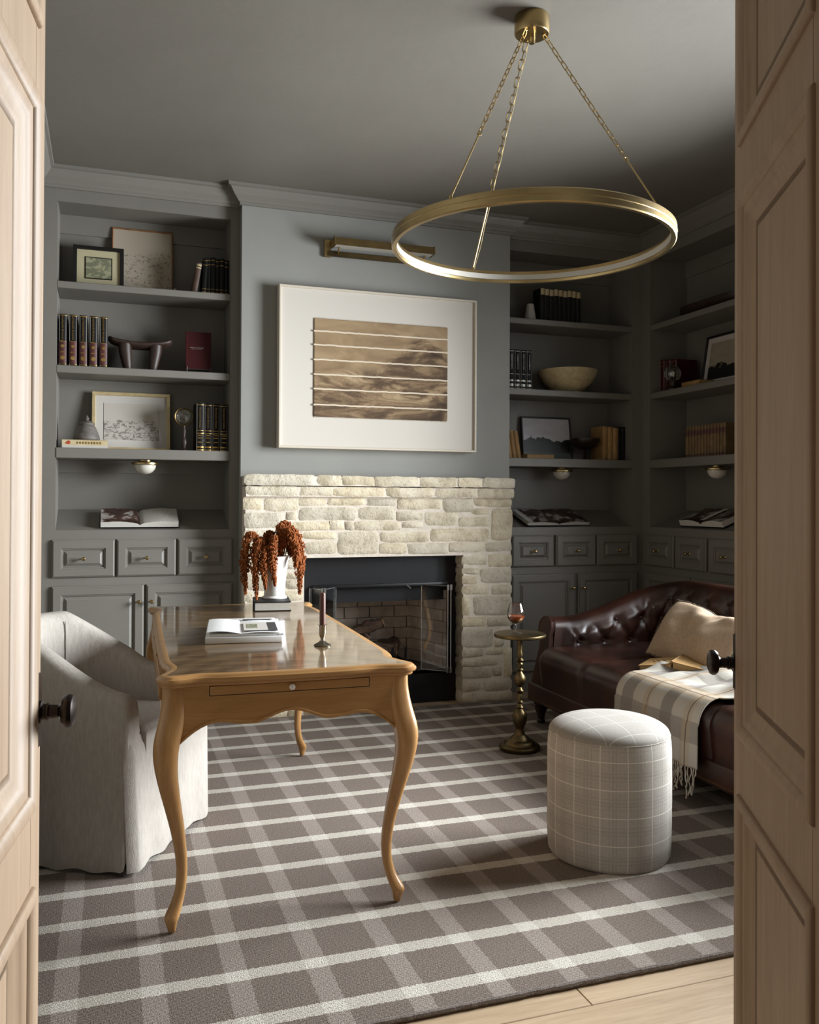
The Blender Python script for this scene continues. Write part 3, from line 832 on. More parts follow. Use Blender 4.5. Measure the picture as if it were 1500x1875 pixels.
def slab(P, prof):
    """prof: list of (inset, z) from underside round the edge to the top"""
    g = G(); n = len(P); vs = []; fs = []
    for ins, z in prof:
        for x, y in offset(P, ins): vs.append((x, y, z))
    for k in range(len(prof) - 1):
        for i in range(n):
            j = (i + 1) % n
            fs.append((k * n + i, k * n + j, (k + 1) * n + j, (k + 1) * n + i))
    return g.add(vs, fs), n, len(prof)
g, n, k = slab(OUT, [(.03, TZ - .034), (.016, TZ - .034), (.012, TZ - .030), (.012, TZ - .026), (.004, TZ - .022), (.0, TZ - .015), (.001, TZ - .009), (.006, TZ - .006), (.008, TZ - .003), (.013, TZ - .0005), (.03, TZ)])
g.f.append(tuple(reversed(range(n))))
obj('top_edge', g, 'desk_x', desk, False, smooth=45)
P = offset(OUT, .03)
obj('desk_top', G().add([(x, y, TZ) for x, y in P], [tuple(range(n))]), 'desk_top', desk, False, smooth=0)
# aprons with scalloped lower edge
def scallop(u):            # u -1..1 -> height of lower edge
    a = abs(u)
    return .600 + .012 * math.cos(a * pi * 2.6) * (1 - a) - .028 * max(0, (a - .62) / .38) ** 2 * 2.2 + (.012 if a < .3 else 0) * (1 - (a / .3) ** 2)
ATOP = TZ - .033
def apron(name, L, place):
    g = G(); n = 41; th = .018; vs = []; fs = []
    for i in range(n):
        u = 2 * i / (n - 1) - 1; z = scallop(u)
        for y, zz in ((0, ATOP), (0, z + .006), (-.004, z + .003), (-.004, z - .004), (th, z - .004), (th, ATOP)):
            vs.append(place(u * L, y, zz))
    for i in range(n - 1):
        for j in range(6):
            j2 = (j + 1) % 6
            fs.append((i * 6 + j, i * 6 + j2, (i + 1) * 6 + j2, (i + 1) * 6 + j))
    return recalc(obj(name, g.add(vs, fs), 'desk_x', desk, False, smooth=40))
AH, AL = .362, .828
apron('apron', AH - .035, lambda u, y, z: (u, -AL + y, z))
apron('apron', AH - .035, lambda u, y, z: (-u, AL - y, z))
apron('apron', AL - .035, lambda u, y, z: (AH - y, u, z))
apron('apron', AL - .035, lambda u, y, z: (-AH + y, -u, z))
obj('slide_gap_shade', G().box(-.2375, .2375, -AL - .0008, -AL + .008, ATOP - .0325, ATOP - .0015), 'dark_leg', desk, False, smooth=0)  # solid dark strip painting in the shade of the gap round the slide
sl = obj('writing_slide', G().rbox(-.235, .235, -AL - .0035, -AL + .010, ATOP - .030, ATOP - .004, .0015, 1), 'desk_x', desk, False)
M = Matrix.Translation((0, -AL - .003, ATOP - .017)) @ Matrix.Rotation(pi / 2, 4, 'X')
obj('slide_knob', G().lathe([(0, 0), (.004, 0), (.004, .005), (.0085, .007), (.009, .011), (.006, .014), (0, .015)], 16, M=M), 'white_ceramic', sl, False)
# drawer fronts of the long sides
for s_ in (-1, 1):
    for u0 in (-.60, -.18, .24):
        x = s_ * (AH + .002)
        dr = obj('drawer', G().rbox(min(x - .006, x + .002), max(x - .006, x + .002), u0, u0 + .36, ATOP - .085, ATOP - .012, .0015, 1), 'desk_x', desk, False)
LEG = [(ATOP + .012, .0, .033, .5), (ATOP + .006, .0, .033, .5), (ATOP - .02, .0, .033, .5), (.66, .0, .034, .5), (.60, .008, .037, .55), (.56, .020, .038, .6), (.52, .026, .036, .65), (.47, .024, .032, .7), (.40, .012, .027, .75), (.32, -.005, .022, .8), (.24, -.019, .018, .8), (.17, -.026, .0158, .8), (.115, -.022, .0152, .8), (.08, -.012, .017, .8), (.055, .001, .021, .75), (.042, .006, .0215, .7), (.034, .006, .017, .7), (.015, .004, .0125, .7), (.0, .003, .0105, .7)]
for sx in (-1, 1):
    for sy in (-1, 1):
        vs = []; fs = []; seg = 20
        for z, of, hs, rn in LEG:
            z *= 1.0
            cx, cy = sx * (AH - .030 + of), sy * (AL - .030 + of)
            for q in range(seg):
                a = 2 * pi * q / seg; c_, s_ = math.cos(a), math.sin(a)
                e = 2 / (4.5 - 3 * rn + 1e-3) if False else (.45 + .45 * rn)
                vs.append((cx + math.copysign(abs(c_) ** e, c_) * hs, cy + math.copysign(abs(s_) ** e, s_) * hs, z))
        for i in range(len(LEG) - 1):
            for q in range(seg):
                q2 = (q + 1) % seg
                fs.append((i * seg + q, (i + 1) * seg + q, (i + 1) * seg + q2, i * seg + q2))
        fs.append(tuple(range(seg))); fs.append(tuple(reversed(range((len(LEG) - 1) * seg, len(LEG) * seg))))
        o = recalc(obj('leg', G().add(vs, fs), 'desk_z', desk, False, smooth=60))
        subsurf(o, 1)

# ================================================================== ARMCHAIR (slipcovered tub chair)
def loft(path, nrm, sec):
    """path: plan points, nrm: outward normals, sec(i) -> list of (n, z)"""
    g = G(); vs = []; fs = []; n = len(path); S = None
    for i in range(n):
        s_ = sec(i); S = len(s_)
        for o_, z in s_: vs.append((path[i][0] + nrm[i][0] * o_, path[i][1] + nrm[i][1] * o_, z))
    for i in range(n - 1):
        for j in range(S - 1): fs.append((i * S + j, i * S + j + 1, (i + 1) * S + j + 1, (i + 1) * S + j))
    fs.append(tuple(reversed(range(S)))); fs.append(tuple(range((n - 1) * S, n * S)))
    return g.add(vs, fs), S
def upath(x_front, x_arc, yh, n1, na, sgn=1):
    """U: front(-y) -> back -> front(+y), x decreasing to the back"""
    P = []; N = []
    for i in range(n1): P.append((x_front + (x_arc - x_front) * i / n1, -yh)); N.append((0, -1))
    for i in range(na + 1):
        a = pi * i / na
        P.append((x_arc - yh * math.sin(a), -yh * math.cos(a))); N.append((-math.sin(a), -math.cos(a)))
    for i in range(n1 - 1, -1, -1): P.append((x_front + (x_arc - x_front) * i / n1, yh)); N.append((0, 1))
    return P, N
fm = ((.076 + .388) / 2, (3.004 + 3.555) / 2)
chair = thing('armchair', 'pale linen slipcovered tub armchair drawn up to the desk', 'chair', (fm[0] - .005, fm[1] + .003, RT), (0, 0, math.atan2(-.49, .87)))
P, N = upath(0, -.30, .268, 14, 30)
nP = len(P)
def chsec(i):
    t_ = i / (nP - 1); a = abs(2 * t_ - 1)      # 1 at the arm fronts, 0 at the back
    k_ = 1 - a
    if t_ > .5: k_ = max(0, (k_ - .28) / .72)      # far arm stays low where it runs under the desk
    sm = k_ * k_ * (3 - 2 * k_)
    h = .585 + .215 * min(1, sm * 1.25)
    fr = max(0, (a - .93) / .07)
    h -= .018 * fr ** 2
    wob = .004 * math.sin(i * 1.3) + .003 * math.sin(i * .7 + 1)
    flare = .010
    return [(.040 + flare + wob, .012 + .010 * math.sin(i * .9) * .6), (.044 + wob, .14), (.046, .30), (.047, h - .10), (.045, h - .03), (.034, h - .006), (.012, h + .002), (-.012, h + .001), (-.034, h - .008), (-.047, h - .035), (-.052, h - .12), (-.05, .44), (-.045, .36)]
g, S = loft(P, N, chsec)
o = obj('slipcover', g, 'linen', chair, False, smooth=70); recalc(o); subsurf(o, 1)
# seat cushion follows the tub
g = G(); vs = []; fs = []
Pc, Nc = upath(.012, -.28, .212, 8, 20)
prof = [(.0, .36), (.0, .425), (-.012, .452), (-.04, .462)]
ring = Pc
n = len(ring)
for ins, z in prof:
    for i, p in enumerate(ring): vs.append((p[0] + Nc[i][0] * ins - (0.0 if i not in (0, n - 1) else -ins * .4), p[1] + Nc[i][1] * ins, z))
for k in range(len(prof) - 1):
    for i in range(n):
        j = (i + 1) % n; fs.append((k * n + i, k * n + j, (k + 1) * n + j, (k + 1) * n + i))
fs.append(tuple((len(prof) - 1) * n + i for i in range(n))); fs.append(tuple(reversed(range(n))))
o = recalc(obj('seat_cushion', g.add(vs, fs), 'linen', chair, False, smooth=50))
# front skirt: slightly wavy linen drop
def sk(u, v):
    y = -.316 + .632 * u
    z = .43 * v + .012
    x = .010 + .008 * math.sin(u * 9 + 1) * (1 - v) + .012 * (1 - v) + .006 * math.sin(u * 23) * (1 - v) - .02 * max(0, (v - .85) / .15) ** 2 - .03 * max(0, 1 - min(u, 1 - u) / .03) ** 2
    if v < .01: z += .010 * math.sin(u * 12)
    return (x, y, z)
def skb(u, v):
    p = sk(u, v); return (-.03, p[1], p[2])
g = G().grid(sk, 40, 14)
g.grid(lambda u, v: (sk(u, 1)[0] * (1 - v) - .05 * v, sk(u, 1)[1], sk(u, 1)[2]), 40, 3)
recalc(obj('front_skirt', g, 'linen', chair, False, smooth=70))
# dart seams on the inner back
for ii in (24, 34):
    s_ = chsec(ii)
    pts = [(P[ii][0] + N[ii][0] * (o_ - .002 if o_ < 0 else o_), P[ii][1] + N[ii][1] * (o_ - .002 if o_ < 0 else o_), z + (.0015 if z > .75 else 0)) for o_, z in s_[9:12]]
    obj('seam', G().tube(pts, .0018, 6), 'linen_seam', chair, False)

# ================================================================== DRUM STOOL
st_ = thing('drum_stool', 'round upholstered drum stool in pale window-pane check', 'stool', (1.690, 2.700, RT))
H = .425
obj('side_cover', G().lathe([(.19, .0), (.206, .004), (.212, .015), (.215, .06), (.216, .2), (.2155, H - .06), (.2135, H - .025), (.2095, H)], 64), 'check_side', st_, False, smooth=60)
pr_ = [(.2100, H - .002)]
for i in range(1, 13):
    a = pi / 2 * i / 12
    pr_.append((.2100 * math.cos(a) ** .62 if i < 12 else 0, H + .052 * math.sin(a)))
obj('top_cover', G().lathe(pr_, 64), 'check_top', st_, False, smooth=80)
obj('seam_piping', G().tube([(.2095 * math.cos(2 * pi * i / 64), .2095 * math.sin(2 * pi * i / 64), H) for i in range(64)], .0016, 6, closed=True), 'check_side', st_, False)

# ================================================================== BRASS SIDE TABLE
tb = thing('pedestal_table', 'small round brass pedestal table beside the sofa arm', 'table', (1.957, 3.945, RT))
obj('base', G().lathe([(0, 0), (.098, 0), (.102, .006), (.102, .018), (.096, .024), (.078, .028), (.074, .040), (.066, .046), (.050, .050), (.042, .062), (.028, .074)], 48), 'aged_brass', tb, False, smooth=40)
STEM = [(.036, .070), (.030, .085), (.024, .10), (.030, .112), (.040, .128), (.0455, .150), (.0455, .166), (.038, .186), (.026, .196), (.018, .203), (.026, .210), (.018, .217), (.014, .228), (.024, .236), (.014, .244), (.016, .262), (.012, .275), (.022, .285), (.026, .292), (.016, .300), (.012, .31), (.028, .322), (.037, .338), (.038, .352), (.032, .368), (.020, .380), (.014, .388), (.025, .396), (.016, .404), (.021, .425), (.015, .432), (.026, .444), (.014, .455), (.019, .475), (.014, .485), (.018, .545), (.026, .556), (.05, .563)]
obj('stem', G().lathe([(r * .8, z) for r, z in STEM], 32), 'aged_brass', tb, False, smooth=40)
obj('table_top', G().lathe([(0, .559), (.118, .559), (.128, .563), (.130, .570), (.128, .576), (.122, .578), (0, .578)], 64), 'aged_brass', tb, False, smooth=40)

# ================================================================== LEATHER SOFA
sofa = thing('leather_sofa', 'dark brown button-tufted leather sofa with rolled arms', 'sofa', (2.70, 3.38, RT))
Sy0, Sy1 = 2.30, 4.37      # arm centre lines
XB, XF = 3.13, 2.33
P = []; N = []
def addp(x, y, nx, ny): P.append((x, y)); N.append((nx, ny))
stp = .0125; rc = .22
x = XF
while x < XB - rc: addp(x, Sy1, 0, 1); x += stp
na = int(rc * pi / 2 / stp)
for i in range(na + 1):
    a = pi / 2 * i / na; addp(XB - rc + rc * math.sin(a), Sy1 - rc + rc * math.cos(a), math.sin(a), math.cos(a))
y = Sy1 - rc - stp
while y > Sy0 + rc: addp(XB, y, 1, 0); y -= stp
for i in range(na + 1):
    a = pi / 2 * i / na; addp(XB - rc + rc * math.cos(a), Sy0 + rc - rc * math.sin(a), math.cos(a), -math.sin(a))
x = XB - rc - stp
while x > XF: addp(x, Sy0, 0, -1); x -= stp
nP = len(P)
arc = [0]
for i in range(1, nP): arc.append(arc[-1] + math.dist(P[i], P[i - 1]))
LT = arc[-1]
def sofa_h(s_):
    e = min(s_, LT - s_)
    k = min(1, max(0, (e - .10) / .85)); k = k * k * (3 - 2 * k)
    return .600 + .205 * k - RT
bu, bz = .165, .115         # tuft spacing
def tuft(s_, z):
    """depth of the diamond tufting at arc s, height z"""
    best = 9; a = s_ / bu; b_ = (z - .455) / bz
    d = 0
    for i in (math.floor(a) - 1, math.floor(a), math.floor(a) + 1, math.floor(a) + 2):
        for j in (math.floor(b_), math.floor(b_) + 1):
            ox = .5 if j % 2 else 0
            dx = (a - i - ox) * bu; dz = (b_ - j) * bz
            r_ = math.hypot(dx, dz)
            d = max(d, math.exp(-(r_ / .030) ** 2) * 1.0)
    # folds along diagonals
    q1 = abs(((a + b_ / 2) + .5) % 1 - .5) * bu; q2 = abs(((a - b_ / 2) + .5) % 1 - .5) * bu
    f_ = max(math.exp(-(q1 / .014) ** 2), math.exp(-(q2 / .014) ** 2)) * .42
    return max(d, f_)
def ssec(i):
    s_ = arc[i]; h = sofa_h(s_)
    e = min(s_, LT - s_)
    out = []
    nz = 26
    for k in range(nz):
        t_ = k / (nz - 1)
        z = .34 + (h - .05 - .34) * t_
        base = -.085 + .02 * t_
        fade = min(1, max(0, (e - .06) / .08)) * min(1, max(0, (z - .37) / .06)) * min(1, max(0, (h - .045 - z) / .05))
        puff = .034 * (1 - tuft(s_, z)) * fade
        out.append((base - puff + .012, z))
    for a_, dz in ((-.045, -.028), (-.02, -.010), (.015, 0), (.05, -.006), (.078, -.028), (.088, -.06), (.078, -.092), (.055, -.108), (.04, -.115)):
        out.append((a_, h + dz))
    out += [(.035, h - .16), (.038, .30), (.045, .15)]
    return out
g, S = loft(P, N, ssec)
# the arm fronts rake back towards the top
vs = []
for idx, p in enumerate(g.v):
    s_ = arc[idx // S]; e = min(s_, LT - s_)
    k = max(0, 1 - e / .25)
    vs.append((p[0] + (.17 * (p[2] - .36)) * k, p[1], p[2] + RT))
g.v = vs
recalc(obj('tufted_back_and_arms', g, 'leather', sofa, smooth=80))
# raked front facing panels with nailheads
for sgn, yc in ((1, Sy1), (-1, Sy0)):
    i0 = 0 if sgn > 0 else nP - 1
    h = sofa_h(0)
    o_ = [(-.078, .13), (-.072, .36), (-.060, .46), (-.050, h - .09), (-.056, h - .05), (-.045, h - .02), (-.015, h - .002), (.02, h + .004), (.055, h - .004), (.085, h - .03), (.093, h - .062), (.082, h - .096), (.058, h - .115), (.044, h - .15), (.046, .40), (.062, .30), (.074, .22), (.078, .13)]
    def fx(z): return XF - .006 + .17 * (z - .36)
    vs = [(fx(z) , yc + sgn * a, z + RT) for a, z in o_] + [(fx(z) - .022, yc + sgn * a * .93, z + RT) for a, z in o_]
    n = len(o_)
    fs = [tuple(range(n, 2 * n)), tuple(reversed(range(n)))] + [(i, (i + 1) % n, (i + 1) % n + n, i + n) for i in range(n)]
    ap = recalc(obj('arm_front', G().add(vs, fs), 'leather', sofa, smooth=30))
    obj('welt', G().tube([(fx(z) - .020, yc + sgn * a * .95, z + RT) for a, z in o_], .005, 6), 'leather_cord', ap)
    g = G()
    for (a, z), (a2, z2) in zip(o_, o_[1:]):
        L = math.hypot(a2 - a, z2 - z); m_ = max(1, int(L / .014))
        for q in range(m_):
            t_ = q / m_
            aa, zz = a + (a2 - a) * t_, z + (z2 - z) * t_
            g.lathe([(.004, -.001), (.003, .002), (0, .0032)], 6, M=Matrix.Translation((fx(zz) - .022, yc + sgn * aa * .84, zz + RT)) @ Matrix.Rotation(-pi / 2, 4, 'Y'))
    obj('nailheads', g, 'nail', ap, kind='stuff')
# seat: four cushions of the bench
cuts = [Sy1 - .075, 3.83, 3.36, 2.86, Sy0 + .075]
for a, b_ in zip(cuts, cuts[1:]):
    def cush(u, v, a=a, b_=b_):
        y = a + (b_ - a) * u
        # section: from seat back over the nose to the front bottom
        L = v * 1.22
        ey = min(u, 1 - u) * abs(b_ - a); dip = .014 * math.exp(-(ey / .016) ** 2)
        xn, rn, zt = 2.235, .085, .440
        if L < .74 - rn: px_, pz_ = 3.06 - L * 1.0, zt + .012 * math.sin(pi * min(1, u)) * math.sin(pi * (L / .66))
        else:
            L2 = L - (.74 - rn)
            qa = L2 / rn
            if qa < pi / 2 + .2:
                qa = min(qa, pi / 2 + .2)
                px_, pz_ = xn + rn - rn * math.sin(qa) , zt - rn + rn * math.cos(qa)
            else:
                L3 = L2 - rn * (pi / 2 + .2)
                px_, pz_ = xn + .003 + .02 * min(1, L3 / .2), zt - rn - .017 - L3 * .98
        nx_, nz_ = (0, 1) if px_ > 2.34 else (-.8, .5)
        return (px_ - nx_ * dip, y, max(.20, pz_ - nz_ * dip) + RT)
    o = recalc(obj('seat_cushion', G().grid(cush, 22, 60), 'leather', sofa, smooth=80))
    obj('seat_seam', G().tube([cush(0.0, v / 40) for v in range(0, 38)], .0022, 6), 'leather_cord', o)
obj('front_rail', G().rbox(2.243, 2.30, Sy0 - .06, Sy1 + .06, .125 + RT, .225 + RT, .012, 3), 'leather', sofa)
obj('base_frame', G().box(2.29, 3.15, Sy0 - .03, Sy1 + .03, .13 + RT, .35 + RT), 'leather', sofa, smooth=0)
g = G()
y = Sy0 - .05
while y < Sy1 + .05:
    g.lathe([(.0045, -.001), (.0035, .0022), (0, .0035)], 6, M=Matrix.Translation((2.243, y, .142 + RT)) @ Matrix.Rotation(-pi / 2, 4, 'Y')); y += .0115
obj('rail_nailheads', g, 'nail', sofa, kind='stuff')
# buttons
bm_ = None
for i in range(nP):
    pass
btn = []
j0, j1 = 0, 3
ii = 0
while ii * bu < LT:
    for j in range(j0, j1):
        s_ = (ii + (.5 if j % 2 else 0)) * bu; z = .455 + j * bz
        e = min(s_, LT - s_)
        if s_ < .14 or s_ > LT - .14 or z > sofa_h(min(max(s_, 0), LT)) - .075: continue
        q = min(range(nP), key=lambda k_: abs(arc[k_] - s_))
        t_ = (z - .34) / (sofa_h(s_) - .39)
        n_ = -.085 + .02 * t_ + .006
        k = max(0, 1 - e / .25)
        btn.append((P[q][0] + N[q][0] * n_ + .17 * (z - .36) * k, P[q][1] + N[q][1] * n_, z + RT, N[q]))
    ii += 1
for bx_, by_, bz_, nn in btn:
    obj('button', G().lathe([(.010, -.006), (.0105, .0), (.008, .004), (0, .006)], 10, M=Matrix.Translation((bx_, by_, bz_)) @ Vector((0, 0, 1)).rotation_difference(Vector((-nn[0], -nn[1], 0))).to_matrix().to_4x4()), 'leather', sofa)
for x in (2.305, 3.08):
    for y in (Sy0 - .01, Sy1 + .01):
        obj('leg', G().lathe([(r * 1.35, z) for r, z in [(.014, 0), (.017, .006), (.017, .016), (.013, .022), (.018, .05), (.027, .085), (.029, .095), (.024, .100), (.030, .108), (.032, .13)]], 20, (x, y, RT)), 'dark_leg', sofa)

# ================================================================== ART AND PICTURE LIGHT
art = thing('framed_art', 'large sepia woven print in a wide cream mount above the mantel', 'picture', (1.5835, 5.105, 1.558))
AX0, AX1, AZ0, AZ1, AYF = .942, 2.192, 1.555, 2.509, 5.036
fwid = .013
for a, b_, c, d in ((AX0, AX1, AZ0, AZ0 + fwid), (AX0, AX1, AZ1 - fwid, AZ1), (AX0, AX0 + fwid, AZ0 + fwid, AZ1 - fwid), (AX1 - fwid, AX1, AZ0 + fwid, AZ1 - fwid)):
    obj('frame_side', G().rbox(a, b_, AYF, 5.106, c, d, .002, 1), 'frame_cream', art)
obj('mount', G().box(AX0 + fwid, AX1 - fwid, 5.050, 5.062, AZ0 + fwid, AZ1 - fwid), 'mat_board', art, smooth=0)
PX0, PX1, PZ0, PZ1 = 1.151, 1.998, 1.745, 2.326
o = obj('woven_print', G().rbox(PX0, PX1, 5.043, 5.051, PZ0, PZ1, .003, 1), 'sepia', art)
g = G(); R_ = random.Random(2)
for k in range(260):
    x = PX0 + (PX1 - PX0) * k / 259
    for z in (PZ0, PZ1): g.tube([(x, 5.047, z), (x + R_.uniform(-.002, .002), 5.047, z + (R_.uniform(.002, .007) if z > 2 else -R_.uniform(.002, .007)))], .0008, 3, cap=False)
obj('frayed_edge', g, 'thread', o, kind='stuff')
for fr_ in (.13, .27, .42, .57, .72, .88):
    z = PZ1 - (PZ1 - PZ0) * fr_
    pts = [(PX0 - .002 + (PX1 - PX0 + .004) * k / 40, 5.042, z + R_.uniform(-.0015, .0015)) for k in range(41)]
    obj('cord', G().tube(pts, .0052, 6), 'thread', art)

pl = thing('picture_light', 'long brass picture light fixed above the framed art', 'lamp', (1.56, 5.105, 2.70))
obj('back_plate', G().rbox(1.222, 1.262, 5.09, 5.108, 2.708, 2.812, .002, 1), 'brass', pl)
obj('mounting_rail', G().rbox(1.24, 1.86, 5.085, 5.108, 2.715, 2.745, .002, 1), 'aged_brass', pl)
g = G().prism([(0, 0)] * 0 + [(0, 0), (.01, 0), (.01, .01), (0, .01)], 0, .01)
sec = [(5.075, 2.765), (5.06, 2.815), (4.985, 2.80), (4.972, 2.755), (4.978, 2.753), (4.99, 2.79), (5.05, 2.803), (5.066, 2.763)]
n = len(sec)
vs = [(1.262, y, z) for y, z in sec] + [(1.885, y, z) for y, z in sec]
fs = [(i, (i + 1) % n, (i + 1) % n + n, i + n) for i in range(n)] + [tuple(range(n)), tuple(reversed(range(n, 2 * n)))]
sh = recalc(obj('shade', G().add(vs, fs), 'brass', pl, smooth=20))
obj('shade_end', G().box(1.258, 1.264, 4.975, 5.075, 2.755, 2.805), 'brass', pl, smooth=0)
obj('shade_end', G().box(1.883, 1.889, 4.975, 5.075, 2.755, 2.805), 'brass', pl, smooth=0)
obj('diffuser_strip', G().box(1.27, 1.88, 4.985, 5.065, 2.757, 2.763), 'diffuser', pl, smooth=0)
g = G()
for k in range(70): g.lathe([(.0032, 0), (0, .003)], 5, M=Matrix.Translation((1.28 + k * .0086, 4.9725, 2.768)) @ Matrix.Rotation(pi / 2, 4, 'X'))
obj('beaded_edge', g, 'brass', sh, kind='stuff')
for x in (1.30, 1.84): obj('arm', G().tube([(x, 5.09, 2.735), (x, 5.05, 2.74), (x, 5.03, 2.765)], .006, 8), 'brass', pl)

# ================================================================== RING CHANDELIER
CH = Vector((1.50, 2.94, 2.22)); RR = .52
ch = thing('ring_chandelier', 'large brass hoop chandelier hanging on three chains', 'chandelier', (CH.x, CH.y, ZC))
obj('canopy', G().lathe([(.064, ZC), (.066, ZC - .004), (.066, ZC - .062), (.062, ZC - .067), (.0, ZC - .067)][::-1], 48, (CH.x, CH.y, 0)), 'brass', ch, smooth=40)
obj('canopy_hub', G().lathe([(0, ZC - .10), (.010, ZC - .10), (.012, ZC - .095), (.012, ZC - .067), (.016, ZC - .064)], 20, (CH.x, CH.y, 0)), 'brass', ch, smooth=40)
def ringband(prof, name, mat, parent):
    n = len(prof); seg = 128; vs = []; fs = []
    for k in range(seg):
        a = 2 * pi * k / seg
        for r_, z in prof: vs.append((CH.x + r_ * math.cos(a), CH.y + r_ * math.sin(a), CH.z + z))
    for k in range(seg):
        k2 = (k + 1) % seg
        for j in range(n):
            j2 = (j + 1) % n
            fs.append((k * n + j, k * n + j2, k2 * n + j2, k2 * n + j))
    return recalc(obj(name, G().add(vs, fs), mat, parent, smooth=30))
ringband([(RR, -.024), (RR + .004, -.020), (RR + .004, .020), (RR, .024), (RR - .014, .024), (RR - .016, .014), (RR - .0135, .0115), (RR - .0135, -.0115), (RR - .016, -.014), (RR - .014, -.024)], 'hoop', 'brass', ch)
ringband([(RR - .0134, -.011), (RR - .0134, .011), (RR - .0145, .011), (RR - .0145, -.011)], 'light_strip', 'diffuser', ch)
ringband([(RR + .004, -.002), (RR + .0055, 0), (RR + .004, .002)], 'bead_line', 'brass', ch)
# one oval link shared by all chains
lk = G().tube([(.0075 * math.cos(2 * pi * k / 16), 0, (.0125 if math.sin(2 * pi * k / 16) > 0 else -.0125) * min(1, abs(math.sin(2 * pi * k / 16)) * 3) + .0065 * math.sin(2 * pi * k / 16)) for k in range(16)], .0021, 5, closed=True)
link_me = None
for ai, (ang, name) in enumerate(((92, 'far'), (212, 'left'), (332, 'right'))):
    a = math.radians(ang)
    top = Vector((CH.x + .045 * math.cos(a), CH.y + .045 * math.sin(a), ZC - .072))
    bot = Vector((CH.x + (RR - .007) * math.cos(a), CH.y + (RR - .007) * math.sin(a), CH.z + .030))
    mid = top.lerp(bot, .645)
    d = (mid - top); L = d.length; d.normalize()
    chain = obj('chain', G().tube([top + Vector((0, 0, .012)), top + Vector((.006, 0, .004)), top, top + Vector((-.004, 0, .004))], .0022, 6), 'brass', ch)
    nl = int(L / .0305); q = Vector((0, 0, 1)).rotation_difference(d)
    for i in range(nl):
        p = top + d * (L * (i + .5) / nl)
        Mw = Matrix.Translation(p - Vector(ch.location)) @ q.to_matrix().to_4x4() @ Matrix.Rotation((i % 2) * pi / 2 + .5, 4, 'Z')
        if link_me is None:
            o = obj('link', lk, 'brass', chain, False); link_me = o.data; o.matrix_local = Mw
        else: inst('link', link_me, chain, Mw)
    obj('rod', G().tube([mid, bot], .0032, 8), 'brass', ch)
    obj('rod_eye', G().tube([mid + Vector((.007 * math.cos(2 * pi * k / 12), 0, .007 * math.sin(2 * pi * k / 12))) for k in range(12)], .0018, 6, closed=True), 'brass', ch)
    obj('rod_bracket', G().rbox(bot.x - .006, bot.x + .006, bot.y - .006, bot.y + .006, CH.z + .018, CH.z + .036, .002, 1), 'brass', ch)
    if ai == 0:
        pts = []
        for i in range(50):
            t_ = i / 49; p = top.lerp(bot, t_)
            pts.append(p + Vector((.010 + .002 * math.sin(t_ * 30), .002 * math.cos(t_ * 27), 0)))
        obj('cord', G().tube(pts, .0017, 6), 'frame_gold', ch)

# ================================================================== DOME LAMPS UNDER THE SHELVES
def dome(label, x, y):
    z = SH[2] - .057
    l = thing('dome_lamp', label, 'lamp', (x, y, z), group='dome lamps under the bookshelves')
    obj('bracket', G().lathe([(0, -.014), (.034, -.014), (.036, -.010), (.036, 0)], 24), 'brass', l, False)
    obj('rim', G().lathe([(0, -.028), (.074, -.028), (.077, -.025), (.077, -.016), (.073, -.013), (0, -.013)], 40), 'brass', l, False)
    pr_ = [(.060 * math.cos(pi / 2 * i / 10), -.027 - .055 * math.sin(pi / 2 * i / 10)) for i in range(11)]
    pr_[-1] = (0, pr_[-1][1])
    obj('glass_dome', G().lathe(pr_, 36), 'opal', l, False, smooth=80)
dome('opal dome lamp with brass rim under the left bookcase shelf', .212, 5.29)
dome('opal dome lamp with brass rim just right of the chimney breast', 2.935, 5.29)
dome('opal dome lamp with brass rim nearest the right door', 3.63, 4.555)

# ================================================================== SHELF OBJECTS
def text_mesh(body, size):
    cu = bpy.data.curves.new('lettering', 'FONT'); cu.body = body; cu.size = size; cu.extrude = .0002; cu.align_x = 'CENTER'; cu.align_y = 'CENTER'
    cu.resolution_u = 2
    o = bpy.data.objects.new('lettering', cu); COL.objects.link(o)
    bpy.context.view_layer.update()
    me = bpy.data.meshes.new_from_object(o.evaluated_get(bpy.context.evaluated_depsgraph_get()))
    bpy.data.objects.remove(o); bpy.data.curves.remove(cu)
    me.materials.clear()
    return me
def book(label, loc, t_, h, d, cover, rot=(0, 0, 0), group=None, bands=(), pages='paper', cat='book', bmat='gold_leaf', name='book', panels=()):
    """spine faces local -y; base centre of the spine at loc"""
    b = thing(name, label, cat, loc, rot, group)
    g = G()
    # rounded spine
    n = 7; vs = []; fs = []
    for i in range(n):
        a = -1 + 2 * i / (n - 1)
        for z in (0, h): vs += [(a * t_ / 2, .006 * abs(a) ** 2 - .0, z)]
    for i in range(n - 1): fs.append((2 * i, 2 * i + 2, 2 * i + 3, 2 * i + 1))
    g.add(vs, fs)
    bt = min(.003, t_ * .12)
    g.box(-t_ / 2, -t_ / 2 + bt, .006, d, 0, h).box(t_ / 2 - bt, t_ / 2, .006, d, 0, h)
    obj('cover', g, cover, b, False, smooth=50)
    obj('pages', G().box(-t_ / 2 + bt, t_ / 2 - bt, .004, d - .004, .003, h - .004), pages, b, False, smooth=0)
    def strip(z0, z1, nm, mt):
        vs = []; fs = []
        for i in range(n):
            a = -1 + 2 * i / (n - 1)
            for z in (z0, z1): vs.append((a * t_ / 2 * .97, .006 * abs(a) ** 2 - .0009, z))
        for i in range(n - 1): fs.append((2 * i, 2 * i + 2, 2 * i + 3, 2 * i + 1))
        obj(nm, G().add(vs, fs), mt, b, False, smooth=50)
    for z0, z1, mt in panels: strip(z0 * h, z1 * h, 'spine_panel', mt)
    for z0, z1 in bands: strip(z0 * h, z1 * h, 'spine_band', bmat)
    return b
